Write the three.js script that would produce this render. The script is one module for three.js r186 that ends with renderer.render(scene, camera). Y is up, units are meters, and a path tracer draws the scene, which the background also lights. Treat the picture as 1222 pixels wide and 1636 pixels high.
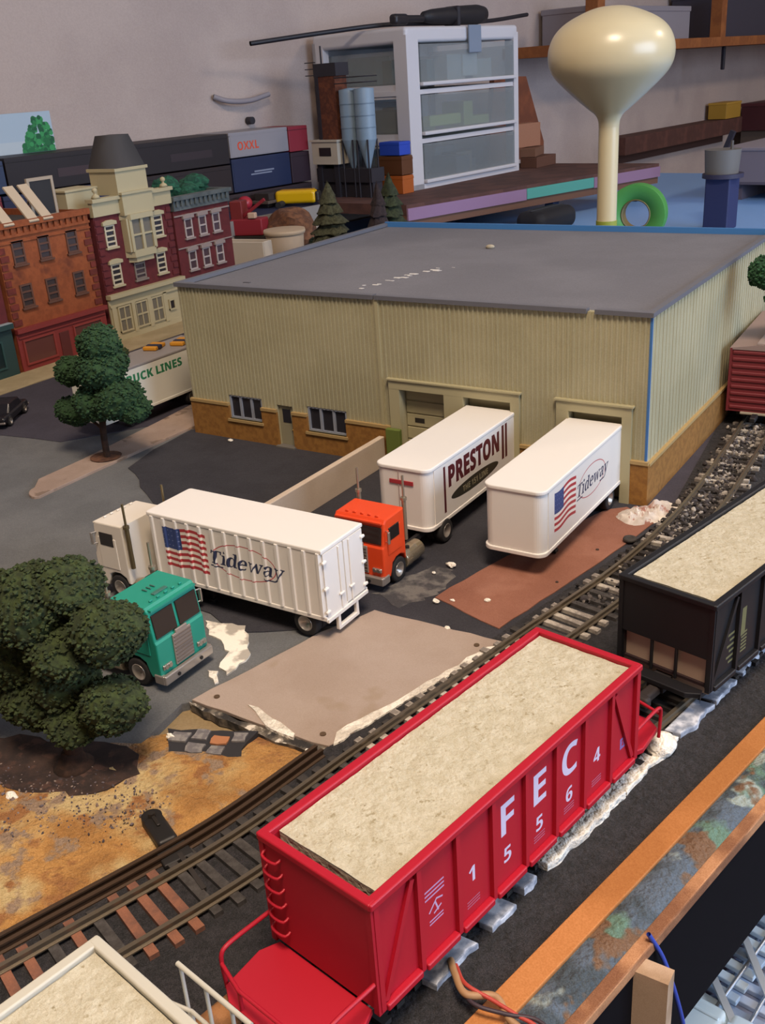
import * as THREE from 'three';
import { mergeGeometries } from 'three/addons/utils/BufferGeometryUtils.js';
import { RoundedBoxGeometry } from 'three/addons/geometries/RoundedBoxGeometry.js';
import { RectAreaLightUniformsLib } from 'three/addons/lights/RectAreaLightUniformsLib.js';

// ---------------------------------------------------------------- units
// Everything below is written in centimetres; y = 0 is the top of the model railway table,
// which stands TOP metres above the floor of the room.
const S = 0.01, TOP = 0.95;
const D2R = Math.PI / 180;
const scene = new THREE.Scene();

// ---------------------------------------------------------------- camera
const camera = new THREE.PerspectiveCamera(54.62, 1222 / 1636, 0.01, 50);
{
  // orientation from the two horizontal vanishing directions of the warehouse
  const f = 1584.08;
  const ray = (u, v) => new THREE.Vector3(u - 611, 818 - v, -f).normalize();
  const X = ray(-2013, 306).negate();
  const Zb = ray(1718, 45.6).negate();
  const Y = new THREE.Vector3().crossVectors(Zb, X);
  const m = new THREE.Matrix4().makeBasis(X, Y, Zb).transpose();
  camera.quaternion.setFromRotationMatrix(m);
  camera.position.set(0, TOP + 20 * S, 0);
}

// ---------------------------------------------------------------- light
const renderer = new THREE.WebGLRenderer();
renderer.toneMapping = THREE.LinearToneMapping;
renderer.toneMappingExposure = 1.01;
renderer.shadowMap.enabled = true;
RectAreaLightUniformsLib.init();
scene.background = new THREE.Color(0.55, 0.72, 1.0);   // overcast daylight outside the window
const ROOM = -8 * D2R;                                  // the room is turned against the warehouse
const cR = Math.cos(8 * D2R), sR = Math.sin(8 * D2R);
const room = (a, y, b) => [a * cR + b * sR, y, a * sR - b * cR];   // room axes -> layout axes (cm)
const LAMP = [16, 122, 8], LAMP2 = [100, 122, -190], LAMP_W = 34;  // the second lamp is an unseen fill added for the far wall
const WIN = { a: 150, b0: 10, b1: 150, y0: 6, y1: 96 };
{
  for (const [P, power] of [[LAMP, 44], [LAMP2, 36]]) {
    const lamp = new THREE.RectAreaLight(new THREE.Color(1.0, 0.80, 0.61), power, LAMP_W * S, LAMP_W * S);
    lamp.position.set(P[0] * S, TOP + (P[1] - 9) * S, P[2] * S);
    lamp.rotation.x = -Math.PI / 2;
    scene.add(lamp);
  }
  const w = (WIN.b1 - WIN.b0), h = (WIN.y1 - WIN.y0);
  const day = new THREE.RectAreaLight(new THREE.Color(0.58, 0.74, 1.0), 7.6, w * S, h * S);
  const p = room(WIN.a - 3, (WIN.y0 + WIN.y1) / 2, (WIN.b0 + WIN.b1) / 2);
  day.position.set(p[0] * S, TOP + p[1] * S, p[2] * S);
  const q = room(0, (WIN.y0 + WIN.y1) / 2, (WIN.b0 + WIN.b1) / 2);
  day.lookAt(q[0] * S, TOP + q[1] * S, q[2] * S);
  scene.add(day);
}

// ---------------------------------------------------------------- helpers
function rng(seed) { let s = (seed * 2654435761) >>> 0 || 1; return () => { s ^= s << 13; s >>>= 0; s ^= s >>> 17; s ^= s << 5; s >>>= 0; return s / 4294967296; }; }
function hash(x, y, s) { let h = (x * 374761393 + y * 668265263 + s * 1442695041) | 0; h = Math.imul(h ^ (h >>> 13), 1274126177); h ^= h >>> 16; return (h >>> 0) / 4294967296; }
function vnoise(x, y, per, s) {
  const xi = Math.floor(x), yi = Math.floor(y), fx = x - xi, fy = y - yi;
  const m = (v) => ((v % per) + per) % per, sm = (t) => t * t * (3 - 2 * t);
  const a = hash(m(xi), m(yi), s), b = hash(m(xi + 1), m(yi), s), c = hash(m(xi), m(yi + 1), s), d = hash(m(xi + 1), m(yi + 1), s);
  const u = sm(fx), v = sm(fy);
  return a + (b - a) * u + (c - a) * v + (a - b - c + d) * u * v;
}
function fbm(x, y, per, s, oct) { let r = 0, a = 0.5, t = 0; for (let i = 0; i < oct; i++) { r += a * vnoise(x, y, per, s + i * 17); t += a; x *= 2; y *= 2; per *= 2; a *= 0.55; } return r / t; }
function n3(x, y, z, s) { return (vnoise(x + z * 0.71, y - z * 0.37, 4096, s) + vnoise(y + x * 0.43, z + x * 0.29, 4096, s + 5) + vnoise(z - y * 0.31, x + y * 0.53, 4096, s + 9)) / 3; }

const hex = (h) => new THREE.Color(h);
// procedural texture: fn(u, v in 0..1) -> [r,g,b] sRGB 0..255
function tex(size, cm, fn, srgb = true) {
  const d = new Uint8Array(size * size * 4);
  for (let j = 0; j < size; j++) for (let i = 0; i < size; i++) {
    const c = fn(i / size, j / size), k = (j * size + i) * 4;
    d[k] = Math.max(0, Math.min(255, c[0])); d[k + 1] = Math.max(0, Math.min(255, c[1])); d[k + 2] = Math.max(0, Math.min(255, c[2])); d[k + 3] = 255;
  }
  const t = new THREE.DataTexture(d, size, size);
  t.wrapS = t.wrapT = THREE.RepeatWrapping; t.magFilter = THREE.LinearFilter; t.minFilter = THREE.LinearMipmapLinearFilter;
  if (srgb) t.colorSpace = THREE.SRGBColorSpace;
  t.repeat.set(1 / cm, 1 / cm); t.needsUpdate = true;
  return t;
}
const lerp = (a, b, t) => a.map((v, i) => v + (b[i] - v) * t);
const clamp01 = (t) => Math.max(0, Math.min(1, t));
const rgb = (h) => { const n = parseInt(h.slice(1), 16); return [n >> 16, (n >> 8) & 255, n & 255]; };
// mottled: two colours mixed by noise, with fine grain
function mottle(h1, h2, { size = 512, cm = 10, freq = 8, oct = 4, seed = 1, grain = 10, lo = 0.35, hi = 0.65, h3, f3 = 5, lo3 = 0.6, hi3 = 0.7 } = {}) {
  const a = rgb(h1), b = rgb(h2), c3 = h3 ? rgb(h3) : null, r = rng(seed + 77);
  return tex(size, cm, (u, v) => {
    let c = lerp(a, b, clamp01((fbm(u * freq, v * freq, freq, seed, oct) - lo) / (hi - lo)));
    if (c3) c = lerp(c, c3, clamp01((fbm(u * f3, v * f3, f3, seed + 40, oct) - lo3) / (hi3 - lo3)));
    const g = (r() - 0.5) * grain * 2;
    return [c[0] + g, c[1] + g, c[2] + g];
  });
}
function bumpTex(cm, freq, seed, oct = 4, size = 256) { return tex(size, cm, (u, v) => { const n = fbm(u * freq, v * freq, freq, seed, oct) * 255; return [n, n, n]; }, false); }
function canvasTex(w, h, draw) {
  const c = document.createElement('canvas'); c.width = w; c.height = h;
  draw(c.getContext('2d'), w, h);
  const t = new THREE.CanvasTexture(c); t.colorSpace = THREE.SRGBColorSpace; t.magFilter = THREE.LinearFilter; t.anisotropy = 8;
  return t;
}
function M(color, rough = 0.6, extra = {}) { return new THREE.MeshStandardMaterial({ color: typeof color === 'string' ? hex(color) : color, roughness: rough, metalness: 0, ...extra }); }
function T(map, rough = 0.85, extra = {}) { return new THREE.MeshStandardMaterial({ map, roughness: rough, metalness: 0, ...extra }); }

// ---- geometry (all in cm)
const box = (cx, cy, cz, w, h, d) => new THREE.BoxGeometry(w, h, d).translate(cx, cy, cz);
const bx = (x0, y0, z0, x1, y1, z1) => box((x0 + x1) / 2, (y0 + y1) / 2, (z0 + z1) / 2, Math.abs(x1 - x0), Math.abs(y1 - y0), Math.abs(z1 - z0));
const rbox = (cx, cy, cz, w, h, d, r = 0.08, seg = 2) => new RoundedBoxGeometry(w, h, d, seg, Math.min(r, w / 2.01, h / 2.01, d / 2.01)).translate(cx, cy, cz);
function cyl(r0, r1, h, cx, cy, cz, axis = 'y', seg = 20) { const g = new THREE.CylinderGeometry(r1, r0, h, seg); if (axis === 'x') g.rotateZ(-Math.PI / 2); if (axis === 'z') g.rotateX(Math.PI / 2); return g.translate(cx, cy, cz); }
function rod(a, b, r, seg = 8) {
  const A = new THREE.Vector3(...a), B = new THREE.Vector3(...b), d = B.clone().sub(A), L = d.length();
  const g = new THREE.CylinderGeometry(r, r, L, seg);
  g.applyQuaternion(new THREE.Quaternion().setFromUnitVectors(new THREE.Vector3(0, 1, 0), d.normalize()));
  return g.translate((A.x + B.x) / 2, (A.y + B.y) / 2, (A.z + B.z) / 2);
}
function bar(a, b, w, h) {   // rectangular bar from a to b, w across (horizontal), h high
  const A = new THREE.Vector3(...a), B = new THREE.Vector3(...b), d = B.clone().sub(A), L = d.length(); d.normalize();
  const up = Math.abs(d.y) > 0.99 ? new THREE.Vector3(1, 0, 0) : new THREE.Vector3(0, 1, 0);
  const sx = new THREE.Vector3().crossVectors(up, d).normalize(), sy = new THREE.Vector3().crossVectors(d, sx);
  const g = new THREE.BoxGeometry(w, h, L);
  g.applyMatrix4(new THREE.Matrix4().makeBasis(sx, sy, d));
  return g.translate((A.x + B.x) / 2, (A.y + B.y) / 2, (A.z + B.z) / 2);
}
const tube = (pts, r, n = 40, seg = 8, closed = false) => new THREE.TubeGeometry(new THREE.CatmullRomCurve3(pts.map((p) => new THREE.Vector3(...p)), closed), n, r, seg, closed);
function prism(pts, y0, y1, bevel = 0) {   // horizontal outline [x, z] raised from y0 to y1
  const s = new THREE.Shape(pts.map(([x, z]) => new THREE.Vector2(x, -z)));
  const g = new THREE.ExtrudeGeometry(s, { depth: y1 - y0 - bevel, bevelEnabled: bevel > 0, bevelThickness: bevel, bevelSize: bevel, bevelOffset: -bevel, bevelSegments: 2, curveSegments: 10 });
  g.rotateX(-Math.PI / 2); g.translate(0, y0, 0); return g;
}
function slabXY(pts, z0, z1, bevel = 0) {   // outline [x, y] with thickness along z
  const s = new THREE.Shape(pts.map(([x, y]) => new THREE.Vector2(x, y)));
  const g = new THREE.ExtrudeGeometry(s, { depth: z1 - z0 - 2 * bevel, bevelEnabled: bevel > 0, bevelThickness: bevel, bevelSize: bevel, bevelOffset: -bevel, bevelSegments: 2 });
  return g.translate(0, 0, z0 + bevel);
}
const lathe = (pts, seg = 40) => new THREE.LatheGeometry(pts.map(([r, y]) => new THREE.Vector2(r, y)), seg);
// ragged outline: subdivide a polygon and shake its points
function ragged(pts, step, amp, seed, closed = true) {
  const r = rng(seed), out = [];
  const n = pts.length;
  for (let i = 0; i < (closed ? n : n - 1); i++) {
    const [x0, z0] = pts[i], [x1, z1] = pts[(i + 1) % n], L = Math.hypot(x1 - x0, z1 - z0), k = Math.max(1, Math.round(L / step));
    for (let j = 0; j < k; j++) { const t = j / k; out.push([x0 + (x1 - x0) * t + (r() - 0.5) * 2 * amp, z0 + (z1 - z0) * t + (r() - 0.5) * 2 * amp]); }
  }
  return out;
}
function clean(g, keepUV) {
  let q = g.index ? g.toNonIndexed() : g;
  const o = new THREE.BufferGeometry();
  o.setAttribute('position', q.getAttribute('position'));
  if (!q.getAttribute('normal')) q.computeVertexNormals();
  o.setAttribute('normal', q.getAttribute('normal'));
  const p = q.getAttribute('position'), n = p.count, uv = new Float32Array(n * 2);
  if (keepUV && q.getAttribute('uv')) uv.set(q.getAttribute('uv').array);
  else {
    const A = new THREE.Vector3(), B = new THREE.Vector3(), C = new THREE.Vector3();
    for (let i = 0; i < n; i += 3) {
      A.fromBufferAttribute(p, i); B.fromBufferAttribute(p, i + 1); C.fromBufferAttribute(p, i + 2);
      const nn = B.clone().sub(A).cross(C.clone().sub(A)); const ax = Math.abs(nn.x), ay = Math.abs(nn.y), az = Math.abs(nn.z);
      [A, B, C].forEach((v, k) => {
        const j = (i + k) * 2;
        if (ay >= ax && ay >= az) { uv[j] = v.x; uv[j + 1] = v.z; } else if (ax >= az) { uv[j] = v.z; uv[j + 1] = v.y; } else { uv[j] = v.x; uv[j + 1] = v.y; }
      });
    }
  }
  o.setAttribute('uv', new THREE.BufferAttribute(uv, 2));
  return o;
}
// planar uv 0..1 over a rectangle, ax/ay = axis names
function planarUV(g, ax, lo, hi, ay, lo2, hi2) {
  const q = g.index ? g.toNonIndexed() : g, p = q.getAttribute('position'), uv = new Float32Array(p.count * 2);
  const get = { x: 'getX', y: 'getY', z: 'getZ' };
  for (let i = 0; i < p.count; i++) { uv[2 * i] = (p[get[ax]](i) - lo) / (hi - lo); uv[2 * i + 1] = (p[get[ay]](i) - lo2) / (hi2 - lo2); }
  q.setAttribute('uv', new THREE.BufferAttribute(uv, 2)); return q;
}
const used = new Map();
function numbered(n) { const k = used.get(n) || 0; used.set(n, k + 1); return k ? n + '_' + String(k).padStart(3, '0') : n; }
function geo(geos, keepUV = false) {
  const l = (Array.isArray(geos) ? geos : [geos]).flat().map((g, i) => (i ? clean(g, keepUV).translate((i % 3) * 0.003, (i % 4) * 0.003, (i % 5) * 0.003) : clean(g, keepUV)));
  const g = l.length === 1 ? l[0] : mergeGeometries(l);
  g.scale(S, S, S); return g;
}
function meshOf(g, m, name, parent) {
  const o = new THREE.Mesh(g, m); o.castShadow = true; o.receiveShadow = true;
  if (parent) { o.name = name; parent.add(o); } else { o.name = numbered(name); o.position.set(0, TOP, 0); scene.add(o); }
  return o;
}
const mesh = (name, geos, m, parent, keepUV = false) => meshOf(geo(geos, keepUV), m, name, parent);
function place(o, [x, y, z], turn = 0) { o.position.set(x * S, TOP + y * S, z * S); o.rotation.y = turn; return o; }
function tag(o, label, category, group, kind) { o.userData = { label, category }; if (group) o.userData.group = group; if (kind) o.userData.kind = kind; return o; }
function thing(name, label, category, pos = [0, 0, 0], turn = 0, group) { const o = new THREE.Group(); o.name = numbered(name); scene.add(o); place(o, pos, turn); return tag(o, label, category, group); }
function struct(name, geos, m, label, category = 'ground', keepUV = false) { const o = mesh(name, geos, m, null, keepUV); return tag(o, label, category, null, 'structure'); }
function copyOf(o, pos, turn, label) { const c = o.clone(); c.name = numbered(o.name.replace(/_\d{3}$/, '')); c.userData = { ...o.userData, label }; scene.add(c); return place(c, pos, turn); }

// ================================================================ the room
const FL = -95, CE = 142;                     // floor and ceiling against the table top (cm)
const RA0 = -111, RA1 = WIN.a, RB0 = -150, RB1 = 330;
const roomMesh = (name, geos, m, label, cat) => { const o = struct(name, geos, m, label, cat); o.rotation.y = ROOM; return o; };
const rb = (a0, y0, b0, a1, y1, b1) => bx(a0, y0, -b0, a1, y1, -b1);   // box in room axes
{
  const wallM = T(mottle('#b6a69e', '#ad9d96', { cm: 60, freq: 6, seed: 3, grain: 4 }), 0.9);
  const floorM = T(mottle('#6f7076', '#5d5e66', { cm: 80, freq: 10, seed: 4, grain: 8 }), 0.8);
  roomMesh('floor', rb(RA0 - 12, FL - 6, RB0 - 12, RA1 + 12, FL, RB1 + 12), floorM, 'grey concrete floor of the hobby room', 'floor');
  roomMesh('ceiling', rb(RA0 - 12, CE, RB0 - 12, RA1 + 12, CE + 6, RB1 + 12), M('#cfcac4', 0.9), 'plain pale ceiling of the hobby room', 'ceiling');
  roomMesh('wall_left', rb(RA0 - 8, FL, RB0, RA0, CE, RB1), wallM, 'mauve grey painted wall behind the stacked boxes', 'wall');
  roomMesh('wall_back', rb(RA0 - 8, FL, RB1, RA1 + 8, CE, RB1 + 8), wallM, 'painted wall at the far end of the room', 'wall');
  roomMesh('wall_front', rb(RA0 - 8, FL, RB0 - 8, RA1 + 8, CE, RB0), wallM, 'painted wall behind the viewer', 'wall');
  const W = WIN;
  roomMesh('wall_right', [rb(RA1, FL, RB0, RA1 + 8, CE, W.b0), rb(RA1, FL, W.b1, RA1 + 8, CE, RB1), rb(RA1, FL, W.b0, RA1 + 8, W.y0, W.b1), rb(RA1, W.y1, W.b0, RA1 + 8, CE, W.b1)], wallM, 'painted wall with the daylight window', 'wall');
  const wf = M('#d8d6d0', 0.5), mid = (W.b0 + W.b1) / 2;
  const win = roomMesh('window_1', [rb(RA1 + 1, W.y0, W.b0, RA1 + 6, W.y0 + 4, W.b1), rb(RA1 + 1, W.y1 - 4, W.b0, RA1 + 6, W.y1, W.b1), rb(RA1 + 1, W.y0, W.b0, RA1 + 6, W.y1, W.b0 + 4), rb(RA1 + 1, W.y0, W.b1 - 4, RA1 + 6, W.y1, W.b1), rb(RA1 + 2, W.y0, mid - 2, RA1 + 5, W.y1, mid + 2)], wf, 'white framed window letting in blue daylight', 'window');
  const glass = new THREE.MeshPhysicalMaterial({ color: 0xffffff, roughness: 0.02, transmission: 1, thickness: 0 });
  mesh('pane', rb(RA1 + 3, W.y0 + 3, W.b0 + 3, RA1 + 3.4, W.y1 - 3, mid - 1), glass, win);
  mesh('pane', rb(RA1 + 3, W.y0 + 3, mid + 1, RA1 + 3.4, W.y1 - 3, W.b1 - 3), glass, win);
}
const lampParts = (lp, y) => {
  mesh('canopy', cyl(5, 6, 3, 0, CE - y - 1.5, 0), M('#b8b0a0', 0.4), lp);
  mesh('rod', cyl(0.6, 0.6, CE - y, 0, (CE - y) / 2, 0), M('#8a7a5a', 0.4), lp);
  mesh('shade', lathe([[2, 1], [10, 0.5], [16, -2.2], [18, -5.5], [17.6, -5.5], [15.6, -2.6], [10, 0], [2, 0.4]], 40), M('#d9c9a8', 0.5), lp);
  mesh('diffuser', cyl(16.6, 16.6, 0.6, 0, -6.5, 0, 'y', 40), new THREE.MeshStandardMaterial({ color: 0xffffff, emissive: new THREE.Color(1, 0.8, 0.6), emissiveIntensity: 8 }), lp);
};
// bowl lamps hung from the ceiling, both above the picture, the second added to brighten the far wall; their light is set at the top
lampParts(thing('ceiling_lamp', 'warm bowl lamp hanging from the ceiling over the layout', 'lamp', LAMP), LAMP[1]);
lampParts(thing('ceiling_lamp', 'added unseen bowl lamp that brightens the far wall', 'lamp', LAMP2), LAMP2[1]);

// ================================================================ the layout table
const woodEdge = mottle('#a56d40', '#8a5631', { cm: 14, freq: 4, seed: 21, grain: 8 });
const edgeAt = (z) => -5.75 + (z + 15.28) * (1.91 / -9.11);      // x of the layout's near edge
const edgePts = (off, z0, z1) => [[edgeAt(z0) + off, z0], [edgeAt(z1) + off, z1]];
const ZN = 14, ZF = -74;                                          // near and far end of the track side
{
  const tb = thing('layout_table', 'plywood model railway table with black fascia and timber legs', 'table');
  const ply = T(mottle('#9a8666', '#86714f', { cm: 30, freq: 6, seed: 22, grain: 6 }), 0.9);
  const A = room(RA0 + 1, 0, -18), B = room(RA0 + 1, 0, 99), Cc = room(-64, 0, 99);
  mesh('table_top', prism([[A[0], ZN], [edgeAt(ZN) - 0.55, ZN], [edgeAt(ZF) - 0.55, ZF], [-45, ZF - 2], [Cc[0], Cc[2]], [B[0], B[2]]], -2.4, -0.35), ply, tb);
  mesh('fascia', prism([...edgePts(-0.5, ZN, ZF), ...edgePts(0.0, ZF, ZN)], -4.7, -0.32), new THREE.MeshPhysicalMaterial({ color: hex('#09080e'), roughness: 0.9, specularIntensity: 0.25 }), tb);
  mesh('edge_rail', prism([...edgePts(-0.5, ZN, ZF), ...edgePts(0.04, ZF, ZN)], -0.32, 0.02, 0.05), T(mottle('#b07f58', '#7c5236', { cm: 9, freq: 8, seed: 23, grain: 14 }), 0.85), tb);
  for (const [x, z] of [[-20, 6], [-90, 6], [-15, -66], [-95, -66]]) mesh('leg', bx(x - 3, FL - 0, z - 3, x + 3, -2.4, z + 3), ply, tb);
  mesh('bracket', bar([edgeAt(-17.7) + 0.3, -0.25, -17.7], [edgeAt(-17.7) + 0.3, -9.5, -17.7], 0.5, 1.0), T(mottle('#b59a80', '#9c8064', { cm: 6, freq: 6, seed: 24, grain: 8 }), 0.85), tb);
}

// ---------------------------------------------------------------- ground pieces
const bumpFine = bumpTex(4, 32, 51), bumpCoarse = bumpTex(8, 16, 52);
const asphaltDark = T(mottle('#333238', '#2d2c32', { cm: 14, freq: 10, seed: 31, grain: 8 }), 0.9, { bumpMap: bumpFine, bumpScale: 0.0001 });
const asphaltGrey = T(mottle('#68696a', '#606162', { cm: 16, freq: 8, seed: 32, grain: 8 }), 0.9, { bumpMap: bumpFine, bumpScale: 0.0001 });
const asphaltStreet = T(mottle('#3f3c47', '#393641', { cm: 14, freq: 8, seed: 33, grain: 9 }), 0.9);
const ballastM = T(mottle('#2b292c', '#212022', { cm: 7, freq: 40, seed: 34, grain: 22 }), 0.95, { bumpMap: bumpFine, bumpScale: 0.0006 });
const concreteM = T(mottle('#a28d7f', '#968173', { cm: 9, freq: 6, seed: 35, grain: 8, h3: '#7d6a5c', f3: 9, lo3: 0.68, hi3: 0.74 }), 0.9);
const creamM = T(mottle('#a89878', '#998a6a', { cm: 9, freq: 6, seed: 36, grain: 7 }), 0.9);
struct('road_grey', prism([[-66, 14], [-20, 14], [-18, -4], [-22, -14], [-23, -20.6], [-15, -29.6], [-14, -44.2], [-66, -44.2], [-66, 14]].slice(0, 8), -0.35, -0.02), asphaltGrey, 'mid grey painted yard and street around the trucks', 'pavement');
struct('road_dark', prism(ragged([[-43.9, -44], [-43.2, -39], [-42.6, -37.3], [-38.7, -34.8], [-36.2, -33.3], [-33.6, -30.8], [-30, -26.4], [-26.4, -26.2], [-24.4, -25.3], [-19.8, -28.6], [-14.4, -28.9], [-12.9, -40], [-12.6, -44], [-14, -44]], 1.2, 0.12, 5), -0.3, 0.03), asphaltDark, 'dark asphalt truck yard in front of the warehouse', 'pavement');
struct('road_side', prism([[-14.4, -43.9], [-12.6, -43.9], [-13.2, -50], [-14, -60], [-14.4, -66]], -0.3, 0.03), asphaltStreet, 'dark strip of pavement along the warehouse side wall', 'pavement');
struct('road_street', prism(ragged([[-66, 14], [-56, 14], [-55.5, -30], [-55.4, -38.4], [-50.4, -39.0], [-46.8, -44], [-45, -55], [-45, -76], [-66, -76]], 2.5, 0.2, 6), -0.3, 0.02), asphaltStreet, 'dark purple grey street between the shop fronts and the median', 'pavement');
struct('ground_back', prism([[-104, 10], [-66, 10], [-66, -76], [-45, -76], [-45, -68.2], [-13, -68.2], [4.5, -73.6], [-45, -75.6], [-50, -106.5], [-93, -112], [-99, -70]], -0.34, -0.01), T(mottle('#4f473f', '#3c352f', { cm: 20, freq: 8, seed: 37, grain: 10 }), 0.95), 'brown scenic ground behind the town buildings', 'ground');
{ // median pavement with a rounded tip, and the kerb walk in front of the shops
  const p = [[-44.1, -48], [-43.95, -44.6], [-44.0, -36], [-43.9, -31.8]];
  for (let i = 0; i <= 6; i++) { const a = i / 6 * 2.2; p.push([-44.7 - Math.sin(a - 0.6) * 0.75 + 0.2, -32.0 + Math.cos(a - 0.2) * 0.7 - 0.3]); }
  p.push([-46.1, -33.6], [-46.2, -37], [-46.9, -44], [-47.4, -48]);
  const walk = struct('sidewalk', prism(p, -0.3, 0.14, 0.04), concreteM, 'tan concrete median strip under the small tree', 'sidewalk');
  mesh('tree_grate', cyl(0.85, 0.95, 0.08, -45.0, 0.17, -37.8), T(mottle('#6a4630', '#4d3122', { cm: 3, freq: 10, seed: 38, grain: 14 }), 0.95), walk);
  struct('sidewalk_shops', prism([[-67, 10], [-63.6, 10], [-63.4, -76], [-67, -76]], -0.3, 0.12, 0.04), creamM, 'cream sidewalk along the foot of the shop fronts', 'sidewalk');
}
const scuff = T(mottle('#c9c1b4', '#a79f93', { cm: 5, freq: 10, seed: 41, grain: 14 }), 0.95, { bumpMap: bumpFine, bumpScale: 0.0006 });
const plasterM = T(mottle('#efe9dc', '#cfc6b8', { cm: 4, freq: 10, seed: 42, grain: 12 }), 0.95, { bumpMap: bumpFine, bumpScale: 0.001 });
{ // painted ramps of card
  const card = T(mottle('#a59488', '#9d8b7e', { cm: 12, freq: 5, seed: 43, grain: 5, h3: '#95826f', f3: 6, lo3: 0.6, hi3: 0.75 }), 0.92);
  const r = thing('card_ramp', 'tan cardboard ramp sheet with torn white edge beside the siding', 'board');
  mesh('sheet', prism(ragged([[-22.75, -20.85], [-19.6, -20.8], [-16.75, -20.9], [-15.6, -25.2], [-14.55, -29.25], [-17.4, -29.3], [-20.3, -29.2], [-21.3, -26.6]], 0.8, 0.05, 7), -0.02, 0.1, 0.02), card, r);
  mesh('torn_edge', [prism(ragged([[-16.95, -21.6], [-16.7, -21.0], [-15.5, -25.2], [-14.6, -28.9], [-14.9, -28.6], [-15.85, -25.1]], 0.5, 0.07, 8), 0.0, 0.125), prism(ragged([[-20.6, -21.5], [-20.2, -21.5], [-18.1, -20.95], [-18.0, -20.7], [-19.4, -20.85]], 0.4, 0.06, 9), 0.0, 0.14)], plasterM, r);
  mesh('edge_crust', prism(ragged([[-22.8, -20.8], [-22.7, -20.65], [-20.5, -20.5], [-18.5, -20.35], [-16.9, -20.5], [-16.8, -20.85], [-19.6, -20.75]], 0.4, 0.07, 10), -0.3, 0.03), T(mottle('#6f665a', '#2d2a28', { cm: 3, freq: 10, seed: 44, grain: 20, h3: '#d8cfc0', f3: 8 }), 0.95), r);
  for (const [x, z] of [[-22.0, -21.4], [-17.3, -21.35], [-15.3, -28.6]]) mesh('nail_head', cyl(0.11, 0.11, 0.05, x, 0.11, z, 'y', 12), M('#57432f', 0.6), r);
  const red = T(mottle('#8f5f4d', '#855644', { cm: 12, freq: 6, seed: 45, grain: 7, h3: '#996a58', f3: 5, lo3: 0.6, hi3: 0.75 }), 0.92);
  const r2 = thing('card_ramp', 'terracotta painted card ramp under the loose white trailer', 'board');
  mesh('sheet', prism(ragged([[-18.65, -31.3], [-16.9, -30.7], [-15.15, -30.15], [-14.0, -35.5], [-12.85, -42], [-14.6, -43.3], [-15.4, -42.6], [-17.6, -36]], 0.9, 0.05, 11), -0.02, 0.08, 0.02), red, r2);
  for (const [x, z, s] of [[-14.6, -34.6, 0.07], [-14.2, -38.2, 0.08]]) mesh('speck', cyl(s, s, 0.04, x, 0.09, z, 'y', 8), M('#3d2c24', 0.8), r2);
}
{ // white plaster spill by the green cab
  const r = rng(12), sp = thing('plaster_spill', 'blotchy white plaster spill beside the green cab', 'plaster');
  mesh('spill', prism(ragged([[-26.2, -25.6], [-24.4, -25.9], [-23.4, -24.9], [-22.75, -24.2], [-22.7, -23.2], [-22.6, -22.7], [-23.3, -23.0], [-23.6, -24.0], [-24.6, -24.6], [-25.6, -24.9]], 0.35, 0.12, 13), -0.02, 0.045), T(mottle('#f3ecdd', '#b0a89c', { cm: 3, freq: 5, seed: 46, grain: 12, lo: 0.45, hi: 0.62 }), 0.9), sp);
  mesh('drip', prism(ragged([[-23.6, -22.7], [-23.2, -22.75], [-22.7, -22.3], [-22.75, -22.1], [-23.0, -22.25]], 0.25, 0.06, 14), -0.02, 0.05), plasterM, sp);
  // dust in the yard by the orange tractor
  const du = thing('dust_patch', 'pale grey plaster dust on the yard beside the orange cab', 'dust');
  mesh('dust', prism(ragged([[-21.2, -30.4], [-19.4, -30.0], [-18.6, -31.8], [-19.0, -33.6], [-20.0, -33.9], [-20.7, -32.6]], 0.35, 0.22, 15), -0.02, 0.042), T(mottle('#6b6763', '#403e40', { cm: 4, freq: 10, seed: 47, grain: 18 }), 0.95), du);
}
// small plaster crumbs: each one its own little lump
{
  const lump = (s, seed) => { const g = new THREE.IcosahedronGeometry(1, 2), p = g.getAttribute('position'); for (let i = 0; i < p.count; i++) { const x = p.getX(i), y = p.getY(i), z = p.getZ(i), k = 0.35 + 1.3 * n3(x * 2.1 + 9, y * 1.6 + 9, z * 1.6 + 9, seed); p.setXYZ(i, x * k * s * 0.85, y * k * s * 0.4, z * k * s * 0.6); } g.computeVertexNormals(); return g; };
  const spots = [[-19.35, -34.0, 0.26, 'large white plaster crumb on the yard behind the orange tractor wheel'], [-19.7, -33.1, 0.12, 'small flat plaster crumb beside the large one near the fuel tank'], [-18.35, -30.9, 0.2, 'yellowish plaster crumb at the corner of the terracotta ramp'], [-16.5, -31.9, 0.16, 'white plaster crumb lying on the terracotta ramp'], [-17.8, -31.3, 0.12, 'thin plaster flake on the near corner of the terracotta ramp'], [-16.9, -29.25, 0.14, 'white plaster crumb on the far edge of the tan ramp'], [-17.2, -20.4, 0.16, 'white plaster crumb at the corner of the tan ramp by the rail'], [-24.2, -14.2, 0.24, 'pale stone chip on the brown ground below the big tree'], [-21.85, -18.85, 0.2, 'white chip at the corner of the broken grey slab'], [-39.8, -43.2, 0.2, 'white crumb on the yard below the office window']];
  spots.forEach(([x, z, s, l], i) => { const o = mesh('plaster_crumb', lump(s, i * 3 + 1), plasterM); place(o, [x, 0.08 + s * 0.25, z]); tag(o, l, 'crumb', 'plaster crumbs on the layout'); });
}
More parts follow.
